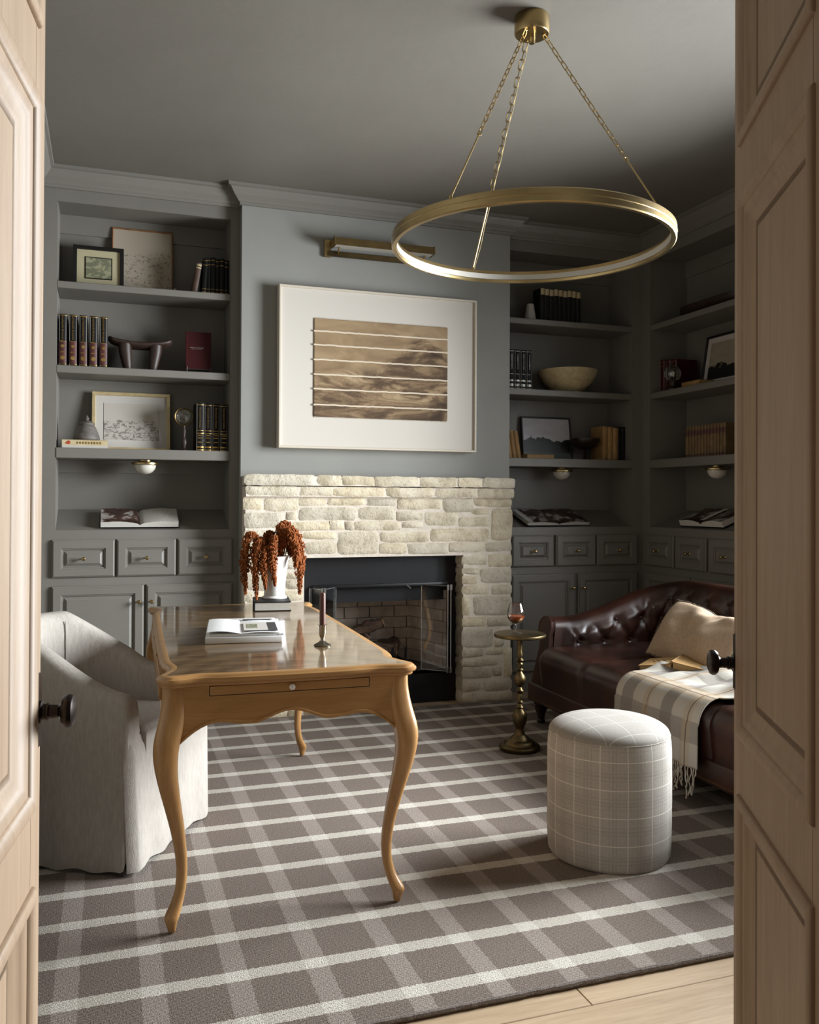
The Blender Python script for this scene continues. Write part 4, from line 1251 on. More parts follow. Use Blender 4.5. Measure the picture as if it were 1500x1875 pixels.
def lettering(b, me, mat, M):
    me2 = me
    if not me2.materials: me2.materials.append(MATS[mat])
    return inst('lettering', me2, b, M)
SPINE = Matrix.Rotation(pi / 2, 4, 'X')
def spine_text(b, me, mat, z, y=-.0016, down=True):
    lettering(b, me, mat, Matrix.Translation((0, y, z)) @ SPINE @ Matrix.Rotation(-pi / 2 if down else pi / 2, 4, 'Z'))
enc_me = text_mesh('Encyclopædia Britannica', .0145)
enc2_me = text_mesh('Encyclopædia Britannica', .0125); enc3_me = text_mesh('Encyclopædia Britannica', .0105)

def frame(name, label, loc, rot, w_, h_, fw_, th, fmat, layers, cat='picture'):
    """picture frame; layers: list of (name, inset, mat) flat boards; base centre at loc, leaning by rot"""
    f_ = thing(name, label, cat, loc, rot)
    for a, b_, c, d in ((-w_ / 2, w_ / 2, 0, fw_), (-w_ / 2, w_ / 2, h_ - fw_, h_), (-w_ / 2, -w_ / 2 + fw_, fw_, h_ - fw_), (w_ / 2 - fw_, w_ / 2, fw_, h_ - fw_)):
        obj('frame_side', G().rbox(a, b_, 0, th, c, d, .002, 1), fmat, f_, False)
    obj('backing', G().box(-w_ / 2 + .002, w_ / 2 - .002, th - .003, th, .002, h_ - .002), 'frame_black', f_, False, smooth=0)
    y = th * .6
    for nm, ins, mt in layers:
        obj(nm, G().box(-w_ / 2 + fw_ + ins, w_ / 2 - fw_ - ins, y, y + .003, fw_ + ins, h_ - fw_ - ins), mt, f_, False, smooth=0)
        y -= .002
    return f_
S1, S2, S3 = SH
# --- left bookcase, top shelf
f_ = frame('framed_map', 'small map in a black frame with green mount, left bookcase top shelf', (-.052, 5.325, S1 + .001), (-.16, 0, 0), .278, .262, .022, .018, 'frame_black', [('mount', 0, 'mat_green'), ('map_border', .042, 'frame_black'), ('map', .048, 'map_print')])
f_ = frame('framed_sketch', 'tall ink sketch in a thin wooden frame behind the small map', (.195, 5.40, S1 + .001), (-.13, 0, 0), .347, .41, .007, .016, 'frame_wood', [('sketch', 0, 'big_sketch')])
c_ = thing('candle_stub', 'small pale candle stub beside the wood-framed sketch', 'candle', (.378, 5.36, S1))
obj('wax_body', G().lathe([(0, 0), (.009, 0), (.0095, .045), (.007, .048), (0, .047)], 16), 'white_stone', c_, False)
obj('wick', G().tube([(0, 0, .047), (.001, 0, .054)], .0008, 5), 'ink', c_, False)
book('leaning brown book with pale cap, left bookcase top shelf', (.478, 5.235, S1), .030, .185, .14, 'book_brown', (0, .16, 0), bands=[(.90, .96), (.82, .86)], bmat='book_cream')
for i in range(6):
    hh = [.215, .22, .222, .216, .22, .214][i]
    book(f'{ORD[i]} of six black gilt-tooled books, left bookcase top shelf', (.533 + i * .0265, 5.235 + .004 * (i % 2), S1), .0255, hh, .15, 'book_black', (0, .05 if i == 0 else 0, 0), 'black books on the left top shelf', bands=[(.06, .075), (.15, .16), (.80, .815), (.92, .935)])
# --- second shelf
for i in range(5):
    x = -.236 + i * .0535
    b = book(f'{ORD[i]} of five black and maroon encyclopaedia volumes', (x, 5.212, S2), .041, .288, .2, 'book_black', (0, 0, 0), 'encyclopaedia volumes', bands=[(.03, .04), (.40, .405), (.475, .48), (.97, .98)], panels=[(.05, .48, 'book_maroon')])
    spine_text(b, enc_me, 'gold_leaf', .215)
    g = G()
    for zc, rr_e in ((.11, .009), (.045, .012)):
        g.lathe([(rr_e, 0), (rr_e * .6, .0006), (0, .0006)], 12, M=Matrix.Translation((0, -.0012, zc)) @ SPINE)
    for zc in (.075, .135): g.box(-.012, .012, -.0018, -.0012, zc, zc + .004)
    obj('gilt_emblem', g, 'gold_leaf', b, False)
hr = thing('wooden_headrest', 'dark carved wooden headrest stool with stout legs on the shelf', 'stool', (.18, 5.29, S2))
def hb(u, v):
    x = -.178 + .356 * u; c = 2 * u - 1
    zc = .150 + .024 * c * c + .008 * abs(c) ** 6
    a = 2 * pi * v; ty = .062 * (1 - .35 * abs(c) ** 4); tz = .022 * (1 - .25 * abs(c) ** 6)
    if abs(c) > .97: ty *= .55; tz *= .6
    return (x, ty * math.cos(a), zc + tz * math.sin(a) + .004 * math.cos(2 * a))
g = G().grid(hb, 28, 18, cv=True)
g.f.append(tuple(range(18))); g.f.append(tuple(reversed(range(27 * 18, 28 * 18))))
recalc(obj('headrest_top', g, 'walnut', hr, False, smooth=70))
for sx in (-1, 1):
    for sy in (-1, 1):
        o = obj('leg', G().tube([(sx * .085, sy * .028, .150), (sx * .083, sy * .028, .11), (sx * .076, sy * .028, .06), (sx * .068, sy * .028, .0)], [.036, .035, .029, .022], 16), 'walnut', hr, False)
rs = thing('book_stand', 'small dark easel stand holding the red book', 'stand', (.508, 5.30, S2))
obj('ledge', G().box(-.075, .075, -.045, -.005, .022, .028), 'walnut', rs, False, smooth=0)
for sx in (-1, 1):
    obj('leg', G().tube([(sx * .068, -.043, 0), (sx * .068, -.043, .040)], .004, 8), 'walnut', rs, False)
    obj('back_post', G().tube([(sx * .05, .012, .0), (sx * .05, .028, .13)], .004, 8), 'walnut', rs, False)
obj('back_rail', G().box(-.06, .06, .020, .026, .09, .10), 'walnut', rs, False, smooth=0)
rb = thing('red_book', 'dark red cloth book standing face-on, left bookcase', 'book', (.508, 5.262, S2 + .029), (-.10, 0, 0))
obj('cover', G().rbox(-.074, .074, 0, .003, 0, .222, .001, 1).rbox(-.074, .074, .017, .020, 0, .222, .001, 1).box(-.074, -.071, .002, .018, 0, .222), 'book_red', rb, False)
obj('pages', G().box(-.071, .071, .003, .017, .003, .219), 'paper', rb, False, smooth=0)
obj('title_lines', G().box(-.05, .03, -.0006, 0, .125, .128).box(-.04, .018, -.0006, 0, .117, .1195), 'silver_leaf', rb, False, smooth=0)
# --- third shelf
frame('framed_drawing', 'pencil townscape drawing in a pale gold frame, left bookcase', (.137, 5.385, S3 + .001), (-.15, 0, 0), .442, .352, .020, .02, 'frame_gold', [('mount', 0, 'mat_grey'), ('drawing', .046, 'sketch_print')])
cb = thing('cream_book', 'thick cream book lying flat under the conical jar', 'book', (-.115, 5.255, S3))
obj('cover', G().rbox(-.12, .12, -.055, .10, 0, .004, .001, 1).rbox(-.12, .12, -.055, .10, .043, .047, .001, 1).box(-.12, .12, -.055, -.052, .002, .045), 'book_cream', cb, False)
obj('pages', G().box(-.117, .117, -.051, .097, .004, .043), 'paper', cb, False, smooth=0)
obj('spine_band', G().box(-.12, .12, -.0558, -.055, .0, .016), 'mat_grey', cb, False, smooth=0)
obj('spine_emblem', G().lathe([(.011, 0), (.009, .0006), (0, .0006)], 12, M=Matrix.Translation((-.086, -.0552, .031)) @ SPINE).lathe([(.006, 0), (0, .0006)], 8, M=Matrix.Translation((-.098, -.0552, .028)) @ SPINE), 'ink_red', cb, False)
g = G()
for k in range(9): g.box(-.045 + k * .015, -.036 + k * .015, -.0556, -.055, .024, .036)
obj('spine_title', g, 'gold_leaf', cb, False, smooth=0)
jar = thing('conical_jar', 'grey ribbed conical jar with knobbed lid on the cream book', 'jar', (-.108, 5.27, S3 + .047))
obj('body', G().lathe([(0, 0), (.064, 0), (.071, .006), (.072, .014), (.069, .024), (.062, .045), (.053, .066), (.045, .082), (.040, .088), (.040, .092)], 36), 'grey_stoneware', jar, False)
obj('lid', G().lathe([(.044, .091), (.045, .096), (.040, .100), (.030, .106), (.016, .112), (.008, .116), (.012, .122), (.013, .128), (.008, .133), (.005, .136), (.007, .140), (0, .144)], 32), 'grey_stoneware', jar, False)
mg = thing('magnifying_glass', 'round magnifying glass upright on a turned wooden handle stand', 'magnifier', (.428, 5.28, S3))
obj('handle', G().lathe([(0, 0), (.022, 0), (.023, .006), (.014, .012), (.010, .020), (.014, .035), (.018, .050), (.016, .066), (.010, .078), (.008, .09), (.011, .105), (.012, .118), (.009, .13), (.007, .142), (.008, .150)], 24), 'walnut', mg, False)
lc = Vector((0, 0, .203))
obj('rim', G().tube([lc + Vector((.052 * math.cos(2 * pi * k / 40), 0, .052 * math.sin(2 * pi * k / 40))) for k in range(40)], .0045, 8, closed=True), 'aged_brass', mg, False)
obj('lens', G().lathe([(0, -.008), (.03, -.006), (.05, -.001), (.05, .001), (.03, .006), (0, .008)], 36, M=Matrix.Translation(lc) @ SPINE), 'lens', mg, False, smooth=80)
for i in range(4):
    b = book(f'{ORD[i]} of four tall black gilt books beside the magnifying glass', (.516 + i * .046, 5.235, S3), .043, [.285, .283, .282, .280][i], .19, 'book_black', (0, 0, 0), 'tall black gilt books', bands=[(.02, .035), (.07, .10), (.36, .375), (.42, .43), (.95, .96)])
    spine_text(b, enc2_me, 'gold_leaf', .195)
    g = G()
    for zc in (.05, .075, .09): g.box(-.013, .013, -.0018, -.0012, zc, zc + .005)
    obj('gilt_panel', g, 'gold_leaf', b, False)
# --- open book on the left reading ledge
def open_book(name, label, loc, rot, w_, d, th, m1, m2, tilt, cover='book_black'):
    b = thing(name, label, 'book', loc, rot)
    for sgn, mt, nm in ((-1, m1, 'left_page'), (1, m2, 'right_page')):
        def pg(u, v, sgn=sgn):
            x = u * w_; hh = th * (.35 + .65 * math.sin(min(1, u * 1.15 + .06) * pi * .62 + .15)) * (1 if u > .03 else .6)
            return (sgn * x, v * d, hh)
        g = G().grid(pg, 16, 6)
        if sgn < 0: g.f = [f[::-1] for f in g.f]
        g.f = [f[::-1] for f in g.f]
        o = recalc(obj(nm, g, mt, b, False, smooth=60))
        g = G()
        for q in (0, 1):
            g.grid(lambda u, v, q=q: (sgn * u * w_, q * d, v * pg(u, q)[2]), 16, 2)
        g.grid(lambda u, v: (sgn * w_, u * d, v * pg(1, u)[2]), 6, 2)
        recalc(obj('page_block', g, 'paper', b, False))
    obj('cover', G().rbox(-w_ - .006, w_ + .006, -.004, d + .004, -.004, 0, .001, 1), cover, b, False)
    return b
sl_a = math.atan2(.112, .298)
def ledge_z(v): return 1.0785 + .112 * v / .298
ob = open_book('open_book', 'open art book with one blank page on the left bookcase ledge', (.182, 5.20, ledge_z(.024) + .006), (sl_a, 0, 0), .212, .21, .034, 'magazine', 'paper', 0)
ob = open_book('open_magazine', 'dark glossy open magazine on the ledge right of the fireplace', (2.865, 5.195, ledge_z(.02) + .005), (sl_a, 0, .10), .245, .25, .022, 'magazine', 'magazine', 0)
obj('page_margin', G().box(-.242, -.20, .01, .24, .0215, .0225), 'paper', ob, False, smooth=0)
ob = open_book('open_album', 'open picture album on the shadowed ledge of the right bookcase', (XR + .03, 4.585, ledge_z(.03) + .007), (0, 0, 0), .21, .22, .04, 'magazine', 'magazine', 0)
ob.rotation_euler = (Matrix.Rotation(-pi / 2, 4, 'Z') @ Matrix.Rotation(sl_a, 4, 'X')).to_euler()
obj('page_margin', G().box(.0, .035, .01, .21, .0405, .0415), 'paper', ob, False, smooth=0)

# --- bookcase right of the chimney
def cone(label, x, y, z):
    c = thing('cone_bookend', label, 'bookend', (x, y, z))
    obj('cone_body', G().lathe([(0, .006), (.041, .006), (.041, .012), (.024, .122), (.020, .126), (0, .126)], 32), 'white_stone', c, False)
    obj('foot', G().lathe([(0, 0), (.043, 0), (.043, .006), (0, .006)], 32), 'white_stone', c, False)
cone('white cone bookend at the left of the black books with tan tops', 2.698, 5.30, S1)
cone('white cone bookend half hidden at the right end of black books', 3.092, 5.425, S1)
for i in range(9):
    book(f'{ORD[i]} of nine black books with tan tops, shelf right of chimney', (2.775 + i * .0345, 5.262, S1), .032, .235 - .003 * (i % 3), .115, 'book_black', (0, 0, 0), 'black books with tan tops', panels=[(.80, .985, 'book_cream')])
for i in range(4):
    b = book(f'{ORD[i]} of four black silver-tooled books next to the cream bowl', (2.532 + i * .0435, 5.235, S2), .040, .265, .18, 'book_black', (0, 0, 0), 'black silver-tooled books', bands=[(.02, .04), (.08, .14), (.20, .24), (.38, .39), (.95, .965)], bmat='silver_leaf')
    spine_text(b, enc3_me, 'silver_leaf', .185)
bw = thing('cream_bowl', 'wide cream rough-glazed bowl on the shelf right of the chimney', 'bowl', (3.005, 5.335, S2))
obj('bowl_body', G().lathe([(0, .002), (.075, .0), (.080, .004), (.120, .030), (.165, .075), (.195, .125), (.203, .152), (.202, .158), (.196, .158), (.185, .125), (.15, .075), (.11, .035), (.06, .016), (0, .014)], 56), 'bowl_cream', bw, False, smooth=50)
obj('foot_ring', G().lathe([(.06, .0), (.078, .0), (.08, .004), (.06, .006)], 40), 'bowl_cream', bw, False)
for i in range(3):
    book(f'{ORD[i]} of three leaning tan books beside the chimney', (2.527 + i * .032, 5.235, S3), .029, .195 - .006 * i, .13, 'book_tan', (0, -.16, 0), 'leaning tan books', bands=[(.1, .11), (.85, .86), (.5, .505)], pages='old_paper', bmat='book_brown')
ly = thing('tan_book', 'small tan book lying flat before the dark landscape picture', 'book', (2.742, 5.225, S3))
obj('cover', G().rbox(-.10, .10, 0, .13, 0, .003, .001, 1).rbox(-.10, .10, 0, .13, .026, .029, .001, 1).box(-.10, .10, 0, .003, .001, .028), 'book_tan', ly, False)
obj('pages', G().box(-.097, .097, .003, .127, .003, .026), 'old_paper', ly, False, smooth=0)
frame('framed_landscape', 'dark landscape with stormy sky in a thin black frame', (2.895, 5.40, S3 + .001), (-.14, 0, 0), .385, .305, .011, .016, 'frame_black', [('painting', 0, 'landscape')])
cp = thing('footed_compote', 'dark footed bowl on a beaded stem between picture and books', 'bowl', (3.135, 5.32, S3))
obj('bowl_body', G().lathe([(.012, .072), (.04, .078), (.075, .098), (.097, .128), (.101, .150), (.098, .152), (.090, .13), (.068, .105), (.03, .088), (0, .084)], 40), 'dark_bowl', cp, False)
obj('stem', G().lathe([(0, 0), (.034, 0), (.036, .005), (.020, .010), (.010, .016), (.013, .022), (.008, .028), (.013, .034), (.008, .040), (.013, .046), (.008, .052), (.013, .058), (.008, .064), (.014, .073)], 24), 'dark_bowl', cp, False)
for i in range(3):
    book(f'{ORD[i]} of three upright tan leather books near the room corner', (3.252 + i * .041, 5.245, S3), .039, .235 - .004 * i, .16, 'book_tan', (0, 0, 0), 'upright tan books', bands=[(.03, .035), (.97, .975)], pages='old_paper', bmat='book_brown')
for i in range(2):
    book(f'{("left", "right")[i]} of the two black books in the dark room corner', (3.368 + i * .031, 5.25, S3), .028, .235, .16, 'book_black', (0, 0, 0), 'black books in the corner', bands=[(.9, .905)])
# --- right-wall bookcase (spines face -X)
RZ = (0, 0, -pi / 2)
dw = thing('wooden_trough', 'long rough dark wooden trough on the right bookcase top shelf', 'trough', (3.64, 4.60, S1), RZ)
def tr(u, v):
    c = 2 * u - 1; x = .30 * c
    k = (1 - abs(c) ** 3.5) ** .5 if abs(c) < 1 else 0
    prof = [(-.055, .012), (-.078, .05), (-.082, .075), (-.072, .075), (-.04, .035), (0, .026), (.04, .035), (.072, .078), (.082, .078), (.078, .05), (.055, .012), (0, 0)]
    q = v * 12; i = int(q) % 12
    a = prof[i]
    nn = noise.noise(Vector((x * 14, i * .7, 3))) * .006
    return (x, a[0] * (.35 + .65 * k) + nn, a[1] * (.75 + .25 * k) + (nn + .008 * abs(c) ** 3 if a[1] > .02 else 0))
g = G().grid(tr, 34, 12, cv=True)
g.f.append(tuple(range(12))); g.f.append(tuple(reversed(range(33 * 12, 34 * 12))))
recalc(obj('trough_body', g, 'walnut', dw, False, smooth=60))
for s_ in (-1, 1): obj('lug', G().rbox(s_ * .30 - .03, s_ * .30 + .03, -.02, .02, .045, .075, .008, 2), 'walnut', dw, False)
for i in range(3):
    book(f'{ORD[i]} of three dark red books on the right bookcase shelf', (XR + .07 + .006 * i, 5.06 - i * .058, S2), .052, .225 - .006 * i, .17, 'book_red', RZ, 'dark red books', bands=[(.08, .09), (.2, .205), (.8, .81), (.93, .94)])
fb = thing('tan_book', 'small tan book lying flat beside the glass orb', 'book', (XR + .055, 4.80, S2), RZ)
obj('cover', G().rbox(-.02, .16, 0, .12, 0, .003, .001, 1).rbox(-.02, .16, 0, .12, .036, .039, .001, 1).box(-.02, .16, 0, .003, .001, .038), 'book_tan', fb, False)
obj('pages', G().box(-.017, .157, .003, .117, .003, .036), 'old_paper', fb, False, smooth=0)
orb = thing('glass_orb', 'patterned glass orb on a dark foot before the red books', 'ornament', (XR + .045, 4.90, S2))
obj('foot', G().lathe([(0, 0), (.036, 0), (.037, .008), (.026, .016), (.020, .03), (.026, .05), (.034, .062), (0, .062)], 24), 'dark_bowl', orb, False)
sp = obj('sphere', G().lathe([(.052 * math.sin(pi * i / 20) if 0 < i < 20 else 0, .108 - .052 * math.cos(pi * i / 20)) for i in range(21)], 32), 'lens', orb, False, smooth=80)
g = G()
for k in range(6):
    a = pi * k / 6
    g.tube([(.0525 * math.cos(b_) * math.cos(a), .0525 * math.cos(b_) * math.sin(a), .108 + .0525 * math.sin(b_)) for b_ in [pi * q / 14 - pi / 2 for q in range(29)]], .0014, 5)
obj('silver_net', g, 'silver_leaf', sp, False)
f_ = frame('framed_landscape', 'sepia river landscape with mount on the right bookcase', (XR + .17, 4.585, S2 + .001), (0, 0, 0), .40, .345, .014, .018, 'frame_black', [('mount', 0, 'mat_grey'), ('photograph', .036, 'landscape_sepia')])
f_.rotation_euler = (Matrix.Rotation(-pi / 2, 4, 'Z') @ Matrix.Rotation(-.16, 4, 'X')).to_euler()
for i in range(13):
    book(f'{ORD[i]} of thirteen tan books with dark labels, right bookcase', (XR + .075, 4.80 - i * .0305, S3), .029, .205, .14, 'book_tan_shade', RZ, 'tan books with dark labels', panels=[(.70, .86, 'book_maroon'), (.06, .11, 'book_maroon')], pages='old_paper')

# ================================================================== THINGS ON THE DESK
DZ = .7525
ob = thing('open_magazine', 'thick open white magazine on the desk beside the candlestick', 'book', (.455, 3.055, DZ), (0, 0, -.13))
def blockpg(w0, w1, d0, d1, z0, z1, nm, mt, r_=.003): return obj(nm, G().rbox(w0, w1, d0, d1, z0, z1, r_, 2), mt, ob, False)
blockpg(-.132, .132, 0, .40, 0, .022, 'page_block', 'white_paper')
blockpg(-.120, .126, .012, .415, .022, .032, 'page_block', 'white_paper')
obj('left_page', G().grid(lambda u, v: (-.126 + .116 * u, .006 + .33 * v, .0325 + .010 * math.sin(pi * (.25 + .75 * u)) ** 1), 12, 3), 'white_paper', ob, False)
obj('right_page', G().grid(lambda u, v: (-.010 + .136 * u, .006 + .37 * v, .0325 + .004 * math.sin(pi * u)), 12, 3), 'white_paper', ob, False)
obj('printed_photo', G().box(.0, .085, .05, .25, .0368, .0372), 'mat_grey', ob, False, smooth=0)
obj('printed_photo', G().box(.01, .05, .10, .21, .0371, .0375), 'map_print', ob, False, smooth=0)
obj('printed_photo', G().box(.085, .118, .03, .25, .0366, .0371), 'ink', ob, False, smooth=0)
obj('printed_photo', G().box(.0, .085, .03, .048, .0368, .0372), 'ink', ob, False, smooth=0)
obj('printed_photo', G().box(.0, .11, .32, .345, .0368, .0372), 'ink', ob, False, smooth=0)
obj('loose_page', G().rbox(.118, .138, .01, .40, .022, .030, .002, 1), 'white_paper', ob, False)

bb = thing('black_book', 'black hardback lying under the white vase on the desk', 'book', (.722, 4.00, DZ), (0, 0, -.13))
obj('cover', G().rbox(-.085, .08, -.105, .11, 0, .004, .001, 1).rbox(-.085, .08, -.105, .11, .038, .042, .001, 1).box(-.085, -.080, -.105, .11, .002, .040), 'book_black', bb, False)
obj('pages', G().box(-.080, .076, -.102, .107, .004, .038), 'paper', bb, False, smooth=0)
vz = DZ + .042
VX, VY = .742, 4.045
va = thing('white_vase', 'white footed beaker vase on the black book', 'vase', (VX, VY, vz))
obj('vase_body', G().lathe([(0, .010), (.046, .010), (.049, .016), (.048, .03), (.051, .07), (.058, .13), (.064, .175), (.068, .192), (.070, .196), (.066, .196), (.061, .18), (.053, .13), (.045, .05), (0, .03)], 48), 'white_ceramic', va, False, smooth=50)
obj('foot', G().lathe([(0, 0), (.056, 0), (.059, .004), (.057, .008), (.050, .012), (.044, .013)], 48), 'white_ceramic', va, False)
fl = thing('amaranth_bouquet', 'rust-red drooping amaranth tassels in the white vase', 'flowers', (VX, VY, vz + .03))
R_ = random.Random(11)
# apex offset, end offset (metres, from vase rim centre; x right, z up), width
TAILS = [((-.125, -.02, .110), (-.138, -.03, -.155), .027), ((-.085, -.05, .075), (-.095, -.07, -.175), .024), ((-.070, .02, .085), (-.075, .03, -.06), .022), ((-.055, -.06, .045), (-.055, -.085, -.13), .019), ((-.015, -.06, .095), (-.012, -.085, -.115), .022),
         ((.030, .0, .150), (.015, -.03, .0), .030), ((.055, .02, .160), (.075, .02, .01), .030), ((.085, -.01, .130), (.112, -.03, -.165), .027), ((.105, .02, .115), (.132, .02, -.09), .022), ((.06, -.04, .13), (.085, -.07, -.04), .022), ((-.02, .03, .115), (-.035, .04, .0), .024)]
zr = vz + .19
for ap, en, wd in TAILS:
    A = Vector((VX, VY, zr - .10)); B = Vector((VX + ap[0] * .5, VY + ap[1] * .5, zr + ap[2] * .9)); C_ = Vector((VX + ap[0], VY + ap[1], zr + ap[2])); D_ = Vector((VX + en[0], VY + en[1], zr + en[2]))
    E0 = Vector((VX + ap[0] * .45, VY + ap[1] * .45, zr - .005))
    obj('stem', G().tube([A, E0, B.lerp(C_, .5)], .0022, 6), 'stem_green', fl)
    g = G(); M_ = 430
    pts = []
    for i in range(25):
        t_ = i / 24
        if t_ < .28:
            s_ = t_ / .28; p = (1 - s_) ** 2 * E0.lerp(C_, .45) + 2 * s_ * (1 - s_) * (B.lerp(C_, .3) + Vector((0, 0, .02))) + s_ * s_ * C_
        else:
            s_ = (t_ - .28) / .72; p = C_.lerp(D_, s_) + Vector((math.copysign(.010, ap[0]) * math.sin(pi * s_), 0, .012 * (1 - s_) * math.sin(pi * s_)))
        pts.append(p)
    def rad(t_): return wd * (.45 + .55 * math.sin(pi * min(1, t_ * 1.5 + .1) * .5)) * (1 - max(0, (t_ - .62) / .38) ** 1.3 * .86)
    g.tube(pts, [rad(i / 24) * .55 for i in range(25)], 8)
    for q in range(M_):
        t_ = R_.random() ** .9; f = t_ * 24; i = min(23, int(f)); p = pts[i].lerp(pts[i + 1], f - i)
        a = R_.uniform(0, 2 * pi); rr = rad(t_) * R_.uniform(.5, 1.05)
        c = p + Vector((math.cos(a) * rr, math.sin(a) * rr, R_.uniform(-.012, .006)))
        s_ = R_.uniform(.0028, .0052); L = s_ * R_.uniform(1.4, 2.6)
        tx, ty = math.cos(a) * .5 * s_, math.sin(a) * .5 * s_
        g.add([c + Vector((s_, 0, 0)), c + Vector((0, s_, 0)), c + Vector((-s_, 0, 0)), c + Vector((0, -s_, 0)), c + Vector((0, 0, s_)), c + Vector((tx, ty, -L))],
              [(0, 1, 4), (1, 2, 4), (2, 3, 4), (3, 0, 4), (1, 0, 5), (2, 1, 5), (3, 2, 5), (0, 3, 5)])
    obj('flower_tassel', g, 'amaranth', fl, smooth=0)
cs = thing('candlestick', 'small pewter candlestick with a brown taper on the desk', 'candlestick', (.702, 2.925, DZ))
obj('holder', G().lathe([(0, 0), (.029, 0), (.030, .003), (.026, .006), (.014, .012), (.008, .018), (.007, .026), (.010, .032), (.0125, .042), (.0145, .066), (.0155, .072), (.013, .073), (.0105, .060), (0, .058)], 32), 'pewter', cs, False)
tp = obj('taper', G().lathe([(0, .058), (.0105, .058), (.0100, .175), (.008, .180), (.002, .182), (0, .181)], 20), 'wax', cs, False)
obj('wick', G().tube([(0, 0, .18), (.001, 0, .188)], .0008, 5), 'ink', tp, False)

# ================================================================== SNIFTER ON THE SIDE TABLE
TT = RT + .578
gl = thing('brandy_glass', 'brandy snifter with amber spirit on the brass side table', 'glass', (1.935, 3.945, TT + .0005))
obj('bowl', G().lathe([(.004, .046), (.014, .048), (.030, .058), (.041, .074), (.0445, .092), (.042, .115), (.035, .138), (.031, .150), (.0302, .150), (.0340, .138), (.041, .115), (.0435, .092), (.040, .075), (.029, .0595), (.012, .050), (0, .049)], 40), 'clear_glass', gl, False, smooth=80)
obj('stem', G().lathe([(0, .004), (.006, .006), (.0035, .016), (.0035, .036), (.006, .047), (0, .048)], 20), 'clear_glass', gl, False, smooth=80)
obj('foot', G().lathe([(0, 0), (.032, 0), (.033, .0015), (.02, .004), (.006, .007), (0, .007)], 36), 'clear_glass', gl, False, smooth=80)
obj('spirit', G().lathe([(0, .0505), (.012, .0515), (.028, .0605), (.039, .0755), (.0420, .087), (0, .087)], 40), 'brandy', gl, False, smooth=50)

# ================================================================== THINGS ON THE SOFA
pil = thing('lumbar_pillow', 'cream linen lumbar pillow with frayed edge on the sofa', 'pillow', (2.765, 3.60, .455))
pc = Vector((2.765, 3.60, .590)); Wd = Vector((-.06, -1, .0)).normalized(); Hd = Vector((.66, .12, .74)).normalized(); Nd = Wd.cross(Hd).normalized()
if Nd.x > 0: Nd = -Nd
hw_, hh_ = .335, .175
def pf(sgn):
    def fn(u, v):
        a, b_ = 2 * u - 1, 2 * v - 1
        k = (1 - abs(a) ** 2.6) ** .55 * (1 - abs(b_) ** 2.4) ** .55 if abs(a) < 1 and abs(b_) < 1 else 0
        pin_x = 1 - .07 * (1 - b_ * b_); pin_y = 1 - .10 * (1 - a * a)
        wr = .010 * math.sin(a * 7 + b_ * 3) * k + .016 * noise.noise(Vector((a * 2.2, b_ * 2.2, 4))) * k
        cr = -.030 * math.exp(-((a - .18 - b_ * .35) / .10) ** 2) * max(0, b_ * .6 + .4) * k     # diagonal crease
        return pc + Wd * hw_ * a * pin_y + Hd * hh_ * b_ * pin_x * (1 - (.06 * math.exp(-((a - .2) / .2) ** 2) + .22 * min(1, max(0, (a + .7) / .9))) * max(0, b_)) + Nd * sgn * (.085 * k + (wr + cr if sgn > 0 else 0))
    return fn
g = G().grid(pf(1), 44, 28); g2 = G().grid(pf(-1), 44, 28); g.add(g2.v, [f[::-1] for f in g2.f])
o = recalc(obj('pillow_cover', g, 'pillow_linen', pil, smooth=85))
f1 = pf(1); ring = [f1(i / 40, 0) for i in range(40)] + [f1(1, i / 24) for i in range(24)] + [f1(1 - i / 40, 1) for i in range(40)] + [f1(0, 1 - i / 24) for i in range(24)]
obj('frayed_edge', G().tube([p + Vector((R_.uniform(-.002, .002), R_.uniform(-.002, .002), R_.uniform(-.002, .002))) for p in ring], .006, 6, closed=True), 'pillow_edge', pil)
# plaid throw
th = thing('plaid_throw', 'grey and cream plaid wool throw draped over the sofa front', 'blanket', (2.5, 3.15, .45))
TW = .60
def thr(u, v):
    # u 0..1 from far (3.47) to near (2.88); v 0..1 from back of the seat over the nose down
    y0, y1 = 3.475, 2.885
    yy_ = y0 + (y1 - y0) * u
    L = v * .80
    top = .52
    xn = 2.222; rn = .095; zt = .440 + RT + .012
    if L < top - rn * .5:
        x = xn + rn + (top - rn * .5) - L; z = zt
        w_ = 1 - L / top
        fd_ = min(1, (top - rn * .5 - L) / .13)
        z += .006 + fd_ * (.022 * (.5 + .5 * math.sin(u * 13 + L * 9)) + .040 * max(0, noise.noise(Vector((u * 5, L * 7, 1)))) + .010 * (.5 + .5 * math.sin(u * 29 - L * 14)) + .05 * w_ * math.exp(-((u - .85) / .2) ** 2))
        yy_ += -.14 * w_ * u - .05 * w_ + .012 * math.sin(L * 18 + u * 4) * w_
        x += .03 * math.sin(u * 6) * w_
    else:
        q = (L - (top - rn * .5)) / rn
        fold = .010 * math.sin(u * 15 + .6) + .006 * math.sin(u * 31)
        if q < pi / 2: x, z = xn + rn - (rn + .008 + .6 * abs(fold)) * math.sin(q), zt - rn + (rn + .006) * math.cos(q)
        else:
            dn = (q - pi / 2) * rn
            x, z = xn - .010 - .6 * abs(fold) - .5 * fold * min(1, dn / .1) - .004, zt - rn - dn
            yy_ -= .0 + .02 * dn * math.sin(u * 5)
    return Vector((x, yy_, z))
nu, nv = 48, 90
g = G().grid(lambda u, v: thr(u, v), nu, nv)
o = recalc(obj('throw_cloth', g, 'plaid', th, smooth=85))
uvl = o.data.uv_layers.new(name='UVMap')
for lp in o.data.loops:
    i = lp.vertex_index
    uvl.data[lp.index].uv = ((i // nv) / (nu - 1) * .62, (i % nv) / (nv - 1) * .80 + .1)
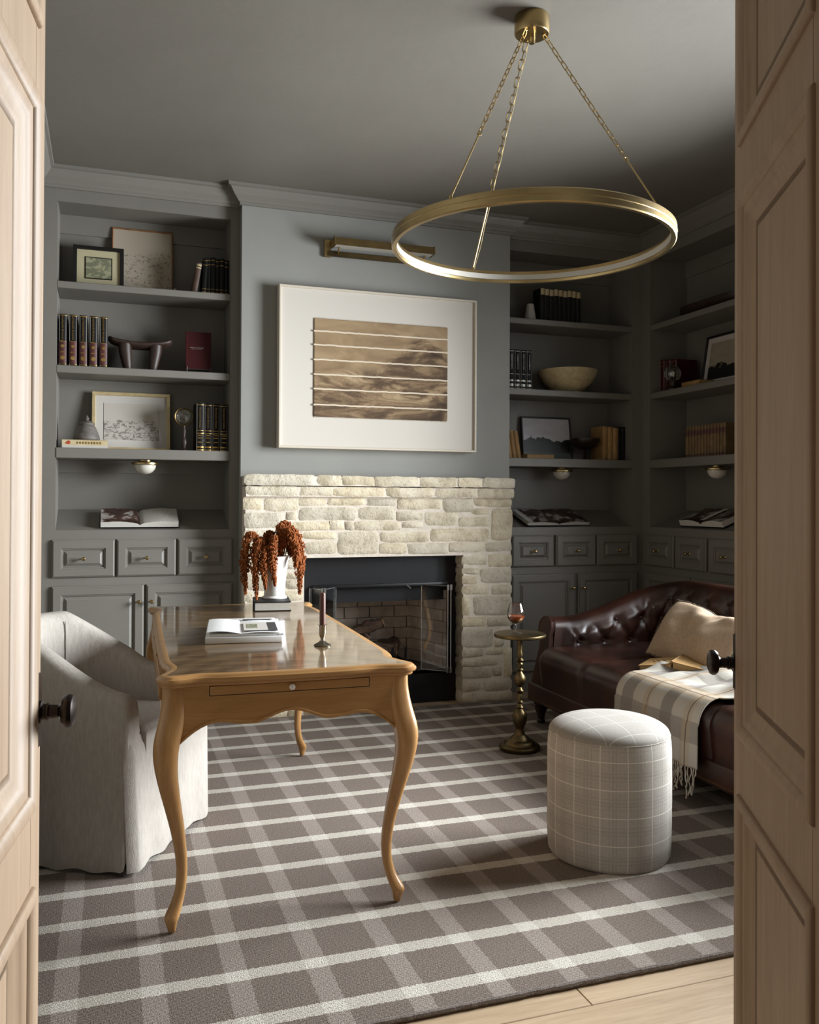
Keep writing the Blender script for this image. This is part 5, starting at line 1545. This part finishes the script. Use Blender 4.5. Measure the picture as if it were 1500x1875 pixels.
so = o.modifiers.new('solid', 'SOLIDIFY'); so.thickness = .004
g = G()
for k in range(46):
    u = (k + .5) / 46; p = thr(u, 1.0)
    pts = [p]; L = R_.uniform(.075, .125); dx, dy = R_.uniform(-.012, .006), R_.uniform(-.02, .02)
    for q in range(1, 7):
        t_ = q / 6
        pts.append(p + Vector((dx * t_ + .003 * math.sin(q * 2 + k), dy * t_ + .004 * math.sin(q * 1.7 + k * 3), -L * t_)))
    g.tube(pts, [.0028] * 6 + [.0038], 5)
obj('fringe', g, 'fringe', th, kind='stuff')
# book lying open, face down on the seat
fd = thing('face_down_book', 'worn tan book lying open beside the pillow on the sofa', 'book', (2.545, 3.475, .440 + RT + .014), (0, 0, math.atan2(.65, .76) - pi / 2))
for sgn, nm, th_ in ((-1, 'left_cover', .016), (1, 'right_cover', .030)):
    w_ = .155; ln = .215
    a0 = .030 + th_ * .3
    def half(u, v, off=0.0):
        return (sgn * u * w_, -ln / 2 + v * ln, a0 * (1 - u) * .75 + th_ * .55 + off + .004 * u)
    vs = []
    for off in (0, .003):
        for u in (0, 1):
            for v in (0, 1): vs.append(half(u, v, off))
    c = recalc(obj(nm, G().add(vs, [(0, 1, 3, 2), (4, 6, 7, 5), (0, 4, 5, 1), (2, 3, 7, 6), (0, 2, 6, 4), (1, 5, 7, 3)]), 'book_tan', fd, False, smooth=0))
    vs = []
    for off in (-th_, -.0005):
        for u in (.03, .96):
            for v in (.02, .98): vs.append(half(u, v, off))
    recalc(obj('page_block', G().add(vs, [(0, 1, 3, 2), (4, 6, 7, 5), (0, 4, 5, 1), (2, 3, 7, 6), (0, 2, 6, 4), (1, 5, 7, 3)]), 'old_paper', c, False, smooth=0))
    if sgn < 0:
        g = G()
        p = [Vector(half(u, v, .0036)) for u, v in ((.25, .3), (.4, .55), (.45, .35), (.6, .6), (.65, .4), (.75, .55))]
        obj('cover_drawing', g.tube(p, .0018, 5), 'ink', c, False)
obj('spine', G().tube([(0, -.1075, .046), (0, .1075, .046)], .006, 8), 'book_tan', fd, False)
